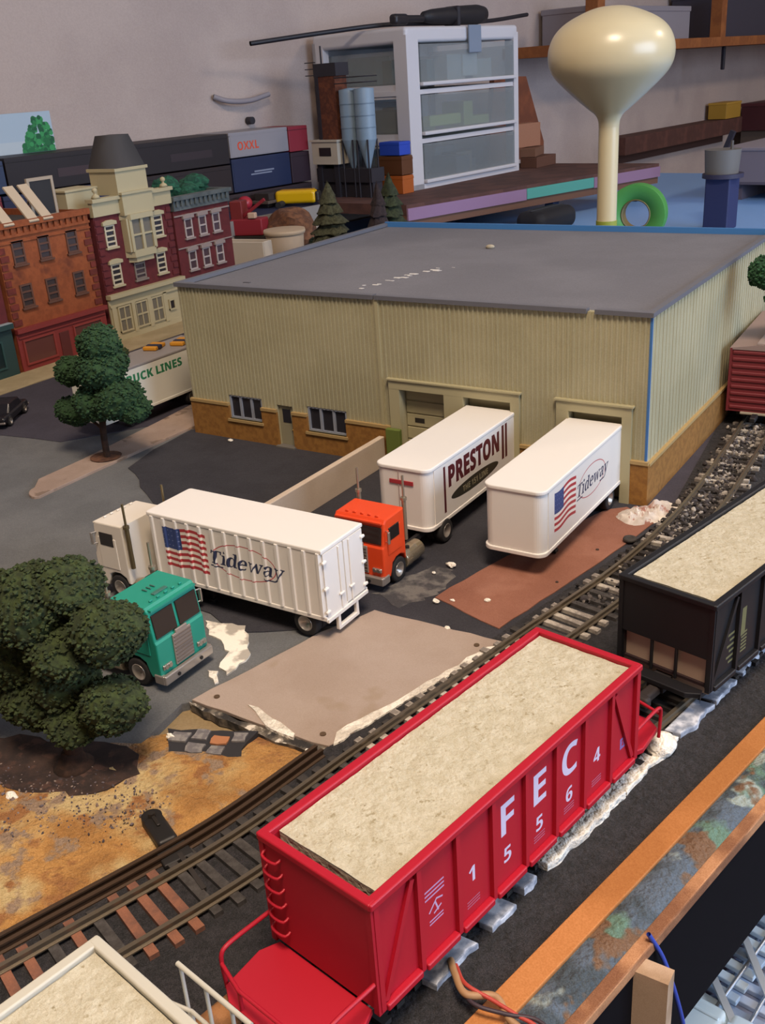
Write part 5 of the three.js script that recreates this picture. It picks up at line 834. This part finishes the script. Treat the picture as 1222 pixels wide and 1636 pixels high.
{ // raised platform with navy top, yellow bus and odds and ends
  const p = roomThing('raised_platform', 'raised scenery platform with navy top and grey and beige edge', 'platform', [-103, 0, 90.5]);
  mesh('top_board', bx(-0.9, 4.55, -10, 7, 5, 10), M('#1e2546', 0.7), p);
  mesh('upper_edge', bx(7, 3.3, -10, 7.3, 5.02, 10), M('#8b8580', 0.8), p);
  mesh('lower_edge', bx(6.6, -0.3, -10, 7.1, 3.3, 10), M('#a8998a', 0.85), p);
  mesh('near_edge', bx(-0.9, -0.3, 9.7, 6.6, 4.55, 10), M('#a8998a', 0.85), p);
  const y = roomThing('yellow_tank_car', 'shiny yellow rounded model vehicle on the navy platform', 'vehicle', [-98.6, 5, 97.5], 0.5);
  mesh('body', rbox(0, 1.15, 0, 5.6, 1.7, 1.9, 0.5, 4), M('#d9ac12', 0.25), y);
  mesh('roof_strip', rbox(0.2, 2.02, 0, 4.6, 0.14, 1.0, 0.06), M('#b8861a', 0.4), y);
  for (const x of [-1.8, 1.8]) mesh('wheels', cyl(0.4, 0.4, 2.0, x, 0.4, 0, 'x', 16).rotateY(Math.PI / 2).translate(x, 0, x), tyreM, y).position.set(0, 0, -x * 0.01);
  mesh('nose', rbox(2.95, 1.1, 0, 0.6, 1.3, 1.5, 0.25, 3), M('#2a2622', 0.5), y);
  const rd = roomThing('red_ornament', 'small red round ornament at the near end of the navy platform', 'ornament', [-102.4, 5, 91.6]);
  mesh('ball', new THREE.SphereGeometry(1.0, 20, 14).scale(1, 0.9, 1).translate(0, 0.95, 0), M('#a82a38', 0.4), rd); mesh('foot', cyl(0.6, 0.4, 0.3, 0, 0.15, 0), M('#7a2028', 0.5), rd);
  const fl = roomThing('flat_car', 'dark flat model wagon lying behind the yellow vehicle', 'railway car', [-102.2, 5, 96.8], 0.15);
  mesh('deck', rbox(0, 0.75, 0, 3.0, 0.4, 6.6, 0.08), M('#54483f', 0.8), fl); mesh('load', rbox(0, 1.4, 0, 2.4, 0.9, 5.4, 0.1), M('#2f2724', 0.8), fl); mesh('frame', rbox(0, 0.35, 0, 2.0, 0.6, 5.6, 0.08), blackM, fl);
  // things between the platform and the warehouse
  const lw = thing('white_trough', 'long white trough in front of the red models', 'trough', [-78.6, 0, -92.2], 0.12);
  mesh('front_side', rbox(0, 1.7, 1.0, 6.4, 3.4, 0.3, 0.05), M('#cfc4b4', 0.7), lw); mesh('back_side', rbox(0, 1.7, -1.0, 6.4, 3.4, 0.3, 0.05), M('#cfc4b4', 0.7), lw); mesh('end_side', [rbox(-3.05, 1.7, 0, 0.3, 3.4, 2.2, 0.05)], M('#cfc4b4', 0.7), lw); mesh('end_side', rbox(3.05, 1.7, 0, 0.3, 3.4, 2.2, 0.05), M('#cfc4b4', 0.7), lw); mesh('bottom', rbox(0, 0.2, 0, 6.2, 0.4, 2.2, 0.05), M('#cfc4b4', 0.7), lw);
  const tb = thing('round_tub', 'round beige tub with flat lid behind the warehouse', 'tub', [-75.2, 0, -95.6]);
  mesh('body', lathe([[0, 0], [2.0, 0], [2.3, 4.0], [0, 4.0]], 36), M('#ad9a84', 0.7), tb); mesh('lid', lathe([[0, 4.35], [2.45, 4.3], [2.5, 4.0], [2.42, 3.75], [2.3, 3.75]].reverse(), 36), M('#bda88e', 0.7), tb);
  const fe = thing('red_crane', 'red model crane with brown load beside the tub', 'model', [-82.0, 0, -97.5], 0.3);
  mesh('body', rbox(0, 4.2, 0, 4.2, 2.0, 2.4, 0.2), M('#8e2530', 0.5), fe); mesh('cab', [rbox(-1.2, 6.2, 0, 1.6, 2.2, 2.0, 0.15)], M('#7c2a2a', 0.5), fe); mesh('chassis', rbox(0, 1.6, 0, 5.0, 3.2, 2.2, 0.1), M('#2c2522', 0.7), fe); mesh('jib', bar([-0.6, 5.4, 0.5], [2.6, 7.4, 0.8], 0.35, 0.35), M('#8e2530', 0.5), fe); mesh('lamp', rbox(0.9, 5.6, 1.0, 1.0, 0.7, 0.8, 0.15), M('#c8a890', 0.5), fe);
  const rk = mesh('rock_mound', (() => { const g = new THREE.IcosahedronGeometry(3.0, 5), q = g.getAttribute('position'); for (let i = 0; i < q.count; i++) { const k = 0.75 + 0.5 * n3(q.getX(i) * 0.8 + 30, q.getY(i) * 0.8 + 30, q.getZ(i) * 0.8 + 30, 520); q.setXYZ(i, q.getX(i) * k * 1.2, Math.max(-2.9, q.getY(i) * k), q.getZ(i) * k); } g.computeVertexNormals(); return g.translate(0, 2.9, 0); })(), T(mottle('#7a5238', '#5a3b2a', { cm: 4, freq: 8, seed: 521, grain: 14 }), 0.9)); place(rk, [-78.6, 0, -101.2]); tag(rk, 'brown rock mound behind the red crane', 'rock');
}
{ // workbench with the blue top and the long shelf on it
  const wb = thing('workbench', 'workbench covered with bright blue sheet behind the layout', 'bench', [0, 0, 0], ROOM);
  const P = (l) => l.map(([a, b]) => [a, -b]);
  mesh('bench_top', prism(P([[-110, 100.5], [-62, 100.5], [-50, 84], [40, 84], [40, 190], [-110, 190]]), -3, -0.7), M('#6b5b48', 0.8), wb);
  mesh('blue_sheet', prism(P([[-109, 101], [-61.8, 101], [-49.8, 84.6], [39, 84.6], [39, 189], [-109, 189]]), -0.7, -0.5), M('#84b0ea', 0.4), wb);
  for (const [a, b] of [[-104, 184], [34, 184], [34, 90], [-54, 96]]) mesh('leg', bx(a - 2.5, FL, -b - 2.5, a + 2.5, -3, -b + 2.5), M('#6b5b48', 0.8), wb);
  const sh = thing('long_shelf', 'long low shelf board with lilac and teal edge under the drawer unit', 'shelf', [0, 0, 0], ROOM);
  const front = (b, off = 0) => -83.3 + (b - 98.8) * (9.8 / 51.6) + off;
  mesh('board', prism(P([[-103.9, 101.2], [front(101.2), 101.2], [front(152), 152], [-110.5, 152], [-110.5, 106.7], [-103.9, 106.7]]), 3.6, 4.95), T(mottle('#5b3b33', '#4a2f29', { cm: 14, freq: 6, seed: 530, grain: 8 }), 0.8), sh);
  mesh('edge_tape', prism(P([[front(101.2) , 101.2], [front(101.2, 0.25), 101.2], [front(122.5, 0.25), 122.5], [front(122.5), 122.5]]), 3.0, 4.5), M('#8f6f8c', 0.7), sh);
  mesh('edge_tape', prism(P([[front(122.6), 122.6], [front(122.6, 0.25), 122.6], [front(136.5, 0.25), 136.5], [front(136.5), 136.5]]), 3.1, 4.5), M('#4f9a8c', 0.7), sh);
  mesh('edge_tape', prism(P([[front(136.6), 136.6], [front(136.6, 0.25), 136.6], [front(152, 0.25), 152], [front(152), 152]]), 3.0, 4.5), M('#8a6a82', 0.7), sh);
  mesh('lower_rail', prism(P([[front(101.2, -1.6), 101.2], [front(101.2, -0.1), 101.2], [front(152, -0.1), 152], [front(152, -1.6), 152]]), 2.0, 3.6), M('#6b4a38', 0.8), sh);
  for (const b of [103, 131, 150]) mesh('leg', bx(front(b) - 3.2, -0.5, -b - 0.8, front(b) - 1.8, 3.6, -b + 0.8), M('#1f2a48', 0.7), sh);
  for (const b of [104, 149]) mesh('leg', bx(-108, -0.5, -b - 0.8, -106.4, 3.6, -b + 0.8), M('#3a2a26', 0.7), sh);
}
{ // white three drawer unit
  const D = 17.4, Wd = 27.2, H = 21.0;
  const t = roomThing('drawer_unit', 'white plastic three drawer unit with clear drawers on the shelf', 'drawers', [-92.1, 4.95, 114.2]);
  // local: x from -D (wall) to 0 (drawer fronts), z from 0 (near end) to -Wd
  const pl = M('#c9c7cb', 0.45), clear = new THREE.MeshPhysicalMaterial({ color: hex('#dfe6e9'), roughness: 0.18, transmission: 0.85, thickness: 0 });
  mesh('frame', [rbox(-D / 2, H - 1.0, -Wd / 2, D, 2.0, Wd, 0.5, 3), bx(-D, 0, -1.2, -D + 2.0, H - 1, 0), bx(-2.2, 0, -2.6, 0, H - 1, 0), bx(-1.6, 0, -Wd, 0, H - 1, -Wd + 1.2), bx(-D, 0, -Wd, -D + 2, H - 1, -Wd + 1.2), bx(-D, 0, -Wd, 0, 0.7, 0), ...[6.6, 13.0].map((y) => bx(-D, y - 0.9, -1.2, 0, y + 0.9, -0.2)), ...[6.6, 13.0].map((y) => bx(-D, y - 0.5, -Wd, -0.2, y + 0.1, 0)), bx(-D, 0, -1.2, 0, 1.2, -0.2), bx(-D, 0, -Wd, -D + 0.6, H - 1, 0)], pl, t);
  const cont = [['#4d6a68', '#8a94a0', '#c9c7c0'], ['#a9b36a', '#6d6a60', '#8a8a84'], ['#5d5f66', '#77706a', '#6a7076']];
  [[0.9, 6.0], [7.3, 12.4], [13.7, 18.8]].forEach(([y0, y1], i) => {
    const dr = mesh('drawer', [bx(-0.15, y0, -Wd + 1.4, 0.1, y1, -2.8), bx(-D + 1.2, y0, -Wd + 1.4, -0.15, y0 + 0.2, -1.5), bx(-D + 1.2, y0, -1.7, -0.15, y1 - 0.6, -1.5), bx(-D + 1.2, y0, -Wd + 1.4, -0.15, y1 - 0.6, -Wd + 1.6)], clear, t);
    mesh('drawer_lip', rbox(0.15, y0 + 0.1, -Wd / 2 - 0.7, 0.9, 0.5, Wd - 4, 0.15), pl, dr);
    const r = rng(540 + i), cs = cont[2 - i];
    for (let k = 0; k < 9; k++) { const w = 2 + r() * 4, h = 1.2 + r() * 2.6, d = 2 + r() * 4; mesh('drawer_content', rbox(-3 - r() * 9, y0 + 0.25 + h / 2, -4 - r() * 18, w, h, d, 0.15).rotateY(0), M(cs[k % 3], 0.7), dr); }
    if (i === 2) mesh('drawer_content', rbox(-1.2, y0 + 2.2, -16, 0.4, 3.0, 3.6, 0.1), M('#dcdcd8', 0.7), dr);
    if (i === 1) mesh('drawer_content', rbox(-1.6, y0 + 1.5, -9.5, 1.4, 1.5, 7.5, 0.2), M('#b7c06c', 0.7), dr);
  });
  // black bundle and thin stick lying on top
  const st = mesh('thin_stick', tube([room(-105, 25.05, 98.0), room(-101.5, 26.0, 109), room(-98, 26.55, 117), room(-97, 26.6, 132), room(-97.5, 26.9, 142), room(-98.5, 27.8, 154)], 0.3, 60, 8), M('#1d1b22', 0.5)); tag(st, 'thin bent black stick lying across the top of the drawer unit', 'stick');
  const um = roomThing('black_bundle', 'black rolled bundle lying on top of the drawer unit', 'bundle', [-95.2, 26.0, 116], 0);
  mesh('canopy', lathe([[0, 0], [0.7, 0.3], [0.95, 2], [1.25, 8], [1.35, 13], [1.1, 14.6], [0, 15]], 18).rotateX(-Math.PI / 2).rotateX(0.02).translate(0, 1.3, -6), M('#17151b', 0.6), um);
  mesh('handle', [cyl(0.45, 0.45, 5, 0, 1.1, -3.5, 'z', 12), rbox(0, 1.0, -0.8, 1.4, 1.4, 3.0, 0.5, 3)], M('#1b191f', 0.45), um);
  mesh('strap', rbox(0, 1.3, -13, 2.75, 2.75, 0.7, 0.6, 2), M('#26232b', 0.7), um);
  const ht = roomThing('grey_cloth_tab', 'grey blue cloth tab hanging over the drawer unit top edge', 'cloth', [-91.6, 22.6, 129.5]); mesh('tab', rbox(-0.1, 1.6, 0, 0.3, 3.6, 3.0, 0.1), M('#7b8798', 0.8), ht);
}
{ // silo model on the shelf in front of the drawer unit
  const t = roomThing('silo_model', 'model silo plant with blue grey twin silos and rusty tower', 'model', [-97.5, 4.95, 107.6]);
  const bl = M('#7d93a6', 0.45), rust = T(mottle('#6b3a24', '#512a1c', { cm: 4, freq: 8, seed: 550, grain: 12 }), 0.85), wh = M('#bdb5a6', 0.7), dk = M('#25222a', 0.7);
  for (const x of [0.6, 3.3]) { const s = mesh('silo', lathe([[0, 3.6], [0.3, 3.8], [1.3, 7.4], [1.35, 7.5], [1.35, 13.8], [0, 14.0]], 28).translate(x, 0, 0.2), bl, t); mesh('band', [9, 10.5, 12].map((y) => cyl(1.4, 1.4, 0.12, x, y, 0.2, 'y', 28)), M('#6b8092', 0.5), s); mesh('leg', [[-1, -1], [1, -1], [-1, 1], [1, 1]].map(([a, b]) => rod([x + a * 0.95, 0, 0.2 + b * 0.95], [x + a * 0.95, 7.5, 0.2 + b * 0.95], 0.12)), dk, s); }
  mesh('guard_rail', [14.6, 15.3].map((y) => tube([[-0.7, y, 1.5], [4.6, y, 1.5], [4.6, y, -1.1], [-0.7, y, -1.1]], 0.07, 40, 6, true)), dk, t);
  mesh('tower', bx(-3.9, 7.4, -1.2, -0.9, 15.8, 1.2), rust, t);
  mesh('tower_frame', [bx(-4.5, 7.4, 0.9, -3.9, 16.2, 1.3), bx(-4.6, 15.6, -1.3, -0.5, 17.2, 1.3), rod([-4.2, 17, 0], [-4.2, 19.4, 0], 0.12), ...[15.8, 16.6, 17.4].map((y) => rod([-6.2, y, 1.2], [-4.2, y, 1.2], 0.06))], dk, t);
  const h = mesh('house', [bx(-5.6, 4.4, -1.6, -0.8, 7.4, 1.8), bx(-5.8, 7.35, -1.8, -0.6, 7.6, 2.0)], wh, t);
  mesh('house_window', bx(-4.2, 5.5, 1.8, -2.0, 6.6, 1.86), M('#2a2124', 0.4), h);
  mesh('base_legs', [bx(-5.2, 0, -1.4, -4.4, 4.4, 1.4), bx(-2.0, 0, -1.4, -1.2, 4.4, 1.4), bx(-5.6, 2.0, -1.5, 4.6, 3.8, 1.2), bx(-5.0, 0, -1.2, 4.4, 2.0, 0.8)], dk, t);
  const sb = [['#2546b0', 8.15, 11.0, 'small bright blue box topmost of the stack by the drawer unit'], ['#5a3418', 4.0, 8.0, 'small brown box in the middle of the stack by the drawer unit'], ['#a5541c', 0, 3.9, 'small orange brown box lowest of the stack by the drawer unit']];
  // (stack heights are above the shelf board)
  sb.forEach(([c, y0, y1, l], i) => { const o = roomThing('small_box', l, 'box', [-93.2, 4.95 + y0 * 0.62, 112.0], 0, 'small boxes stacked by the drawer unit'); mesh('carton', rbox(0, (y1 - y0) * 0.31, 0, i ? 4.2 : 3.6, (y1 - y0) * 0.62 - 0.02, 2.4, 0.08), M(c, 0.6), o); mesh('lid', rbox(0, (y1 - y0) * 0.52, 0, (i ? 4.2 : 3.6) + 0.06, 0.3, 2.46, 0.05), M(c, 0.55), o); });
}
{ // tape roll and other things on the blue bench
  const tp = roomThing('tape_roll', 'green tape roll standing on edge beside the water tower stem', 'tape', [-57.2, -0.5, 113.5], 0.25);
  const ring = lathe([[1.75, -0.9], [3.45, -0.9], [3.5, -0.8], [3.5, 0.8], [3.45, 0.9], [1.75, 0.9], [1.75, -0.9]], 48).rotateX(Math.PI / 2);
  mesh('tape', ring.translate(0, 3.5, 0), M('#4f9a48', 0.5), tp);
  mesh('core', lathe([[1.6, -0.92], [1.78, -0.92], [1.78, 0.92], [1.6, 0.92], [1.6, -0.92]], 40).rotateX(Math.PI / 2).translate(0, 3.5, 0), M('#8a7a50', 0.7), tp);
  const cl = roomThing('bench_stand', 'dark blue stand with grey drum on the blue bench', 'stand', [-52.5, -0.5, 127]);
  mesh('post', rbox(0, 3.2, 0, 3.2, 6.4, 3.2, 0.2), M('#28305a', 0.6), cl); mesh('drum', cyl(2.0, 2.2, 3.2, -0.2, 8.0, 0, 'y', 28), M('#6d6a66', 0.6), cl); mesh('collar', cyl(2.5, 2.5, 0.5, 0, 6.5, 0, 'y', 28), M('#34324a', 0.6), cl); mesh('pin', rod([0.9, 9.2, 0], [0.9, 10.6, 0], 0.2), M('#5a5550', 0.5), cl);
  const bk = roomThing('black_bag', 'black rounded bag lying under the long shelf on the blue bench', 'bag', [-73.5, -0.5, 119.5]);
  mesh('bag', rbox(0, 1.5, 0, 4.5, 3.0, 9.5, 1.3, 5), M('#15151b', 0.7), bk); mesh('zip', rbox(0, 3.0, 0, 0.3, 0.1, 8, 0.05), M('#33333c', 0.5), bk);
  const cr = roomThing('grey_crate', 'dull mauve grey crate on the blue bench at the picture edge', 'crate', [-57.5, -0.5, 165], 0);
  mesh('side', [bx(-6, 2.6, 11.4, 16, 7.4, 12), bx(-6, 2.6, -12, 16, 7.4, -11.4), bx(-6, 2.6, -12, -5.4, 7.4, 12), bx(15.4, 2.6, -12, 16, 7.4, 12)], M('#7a727c', 0.75), cr); mesh('lid', rbox(5, 7.3, 0, 22.4, 0.6, 24.4, 0.2), M('#867e86', 0.75), cr); mesh('foot', [bx(-5, 0, -11, -3, 2.8, 11), bx(12, 0, -11, 15, 2.8, 11), bx(-6, 2.3, -12, 16, 2.7, 12)], M('#5a5360', 0.8), cr);
  const rodm = mesh('dark_rod', bar(room(-63.1, 3.9, 150.0), room(-60.9, 9.6, 150.0), 0.7, 0.7), M('#26232e', 0.6)); tag(rodm, 'dark rod leaning over the corner of the grey crate', 'rod');
  // wood offcuts on the shelf beyond the drawers
  const wood = (a, b, s) => T(mottle(a, b, { cm: 10, freq: 6, seed: s, grain: 8 }), 0.8);
  const pn = mesh('plywood_offcut', slabXY([[-9, 0], [9, 0], [9, 2.4], [3.2, 13.5], [-6.5, 13.8]], -0.5, 0.5, 0.05).rotateY(Math.PI / 2), wood('#7d452a', '#6b3a24', 560)); place(pn, room(-103.2, 5, 157), ROOM); tag(pn, 'brown plywood offcut panel with sloping edge leaning beyond the drawers', 'panel');
  for (const [a, y, b, L, w, h, c, l, tw] of [[-92.5, 4.95, 147.8, 7, 3.0, 1.6, '#5f3d2e', 'brown wood block lowest of the offcuts beside the drawers', 0.1], [-93.5, 6.6, 147.5, 6.6, 2.6, 1.3, '#74503c', 'tilted wood offcut lying on the lowest block', 0.35], [-95, 8.0, 147.2, 5.6, 2.4, 3.6, '#9a6b52', 'pinkish brown block topmost of the offcuts', -0.2]]) { const o = mesh('wood_offcut', rbox(0, h / 2, 0, w, h, L, 0.08), wood(c, c, 561)); place(o, room(a, y, b), ROOM + tw); tag(o, l, 'wood', 'wood offcuts on the shelf'); }
  const bs = roomThing('wall_board', 'thick brown ledge board fixed along the wall', 'board', [-108.2, 1.2, 234]); mesh('board', rbox(0, 2.0, 0, 5.4, 3.6, 62, 0.15), wood('#5f3a30', '#4d2e27', 562), bs); mesh('cleat', bx(-2.7, -2, -30, -1.7, 0.3, 30), M('#4a3028', 0.8), bs);
  const yb = roomThing('yellow_box', 'small mustard yellow box on the brown ledge', 'box', [-107.6, 5.02, 258.5]); mesh('carton', rbox(0, 1.9, 0, 4.6, 3.6, 9, 0.1), M('#a8812c', 0.6), yb); mesh('lid', rbox(0, 3.6, 0, 4.8, 0.5, 9.2, 0.1), M('#b58c34', 0.6), yb);
  const rbx = roomThing('maroon_box', 'dark maroon box at the picture edge beside the yellow one', 'box', [-100, 1.2, 281]); mesh('carton', rbox(0, 3.2, 0, 16, 6.4, 22, 0.2), M('#43191f', 0.6), rbx); mesh('lid', rbox(0, 6.2, 0, 16.3, 0.8, 22.3, 0.1), M('#4f2126', 0.6), rbx); mesh('support', bx(-8, -8, -10, 8, 0, 10), M('#54473f', 0.8), rbx);
  // upper wall shelf
  const us = roomThing('wall_shelf', 'orange brown wooden wall shelf near the ceiling behind the tower', 'shelf', [-103.4, 0, 240]);
  const ow = wood('#9a5c2c', '#864d24', 563);
  mesh('shelf_board', bx(-7.4, 21.4, -75, 7.4, 23.2, 75), ow, us);
  for (const z of [66, 13]) mesh('upright', bx(5.0, 23.2, z - 1.3, 7.4, 31.2, z + 1.3), ow, us);
  mesh('hook', rbox(4, 19.0, 4, 0.8, 4.8, 0.8, 0.2), M('#23212b', 0.6), us);
  mesh('bracket', [bx(-7.3, 12, 40, -6.3, 21.4, 42), bar([-6.8, 12.5, 41], [5, 21.2, 41], 1, 1)], M('#4b4a52', 0.6), us);
  for (const [b, L, h, c, l] of [[198, 42, 6.2, '#8a858c', 'long pale grey carton on the wall shelf behind the tower'], [256, 50, 9.0, '#3b3844', 'long dark carton on the wall shelf at the picture edge']]) { const o = roomThing('shelf_carton', l, 'box', [-105, 23.2, b], 0, 'cartons on the wall shelf'); mesh('carton', rbox(0, h / 2, 0, 10, h, L, 0.2), M(c, 0.75), o); mesh('lid', rbox(0, h - 0.5, 0, 10.3, 1.0, L + 0.3, 0.15), M(c, 0.7), o); }
  // hook and peg on the wall left of the drawers
  const nb = mesh('wall_peg', [cyl(0.5, 0.5, 1.0, 0, 0, 0, 'x', 14)], M('#2e2a2e', 0.6)); place(nb, room(-110.4, 15.6, 101.5), ROOM); tag(nb, 'small black peg in the wall beside the drawer unit', 'peg');
  const ct = mesh('wall_bracket', tube([[0, 0.6, 5.5], [0.8, 0, 4], [1.0, -0.2, 0], [0.8, 0.4, -4]], 0.35, 30, 8), M('#8b858b', 0.6)); place(ct, room(-110.6, 18.4, 101), ROOM); tag(ct, 'grey curved bracket on the wall beside the drawer unit', 'bracket');
}
{ // lower shelf under the layout edge with spare track and packets in the daylight
  const sh = thing('under_shelf', 'grey blue lower shelf under the layout edge', 'shelf', [0, 0, 0]);
  mesh('board', prism([[-30, -16], [9, -16], [12, -62], [-30, -62]], -24, -22.2), M('#8d93a8', 0.6), sh);
  for (const [x, z] of [[-28, -18], [7, -18], [10, -60], [-28, -60]]) mesh('post', bx(x - 0.8, FL, z - 0.8, x + 0.8, -24, z + 0.8), M('#5d6070', 0.7), sh);
  const flex = (label, x, z, turn, n, c1, c2, y) => { const t = thing('spare_track', label, 'track', [x, y, z], turn, 'spare track sections on the lower shelf'); mesh('rail', rod([-0.8, 0.4, -n * 0.45], [-0.8, 0.4, n * 0.45], 0.11), M('#b6c0cc', 0.25, { metalness: 0.7 }), t); mesh('rail', rod([0.8, 0.4, -n * 0.45], [0.8, 0.4, n * 0.45], 0.11), M('#b6c0cc', 0.25, { metalness: 0.7 }), t); for (let i = 0; i < n; i++) mesh('tie', rbox(0, 0.16, (i - n / 2 + 0.5) * 0.9, 2.7, 0.3, 0.5, 0.06, 1), i % 3 ? M(c1, 0.6) : M(c2, 0.6), t); };
  flex('spare track section with pale ties nearest the fascia bracket', -6.9, -38.4, -0.2, 9, '#d8eaf6', '#a9bccf', -21.55);
  flex('spare track section with brown ties in the middle of the lower shelf', -8.3, -38.4, -0.14, 10, '#6a5a68', '#857684', -22.2);
  flex('spare track section with grey ties beside the white packet', -5.4, -40.2, -0.14, 10, '#b9c6da', '#93a1b6', -22.2);
  const pk = [[-7.9, -33.3, -0.14, 3.4, 4.4, '#dcf0f8', 'pale blue plastic packet at the near end of the lower shelf'], [-6.0, -46.6, -0.14, 4.6, 4.6, '#e2f4f4', 'white plastic packet at the far end of the lower shelf'], [-5.6, -33.0, -0.1, 1.4, 4.6, '#cfe4f2', 'narrow pale packet beside the near packet']];
  for (const [x, z, a, w, L, c, l] of pk) { const o = thing('plastic_packet', l, 'packet', [x, -22.2, z], a, 'plastic packets on the lower shelf'); mesh('bag', rbox(0, 0.7, 0, w, 1.4, L, 0.45, 4), M(c, 0.25), o); mesh('seal', rbox(0, 0.5, L / 2 + 0.2, w * 0.9, 0.1, 0.6, 0.04), M(c, 0.3), o); mesh('fold', [-0.3, 0, 0.3].map((t) => rbox(0, 1.38, t * L, w * 0.8, 0.14, 0.2, 0.06)), M(c, 0.25), o); }
  for (const [x, z, a, L, l] of [[-6.7, -36.0, 0.62, 4.2, 'bright metal strip lying across the near spare tracks'], [-6.0, -39.0, 0.55, 5.0, 'bright metal strip lying across the far spare tracks']]) { const o = mesh('metal_strip', bar([0, 0, -L / 2], [0, 0, L / 2], 0.35, 0.2), M('#e6eef4', 0.3, { metalness: 0.4 })); place(o, [x, -20.95, z], a); tag(o, l, 'strip'); }
}

scene.add(camera);
renderer.render(scene, camera);
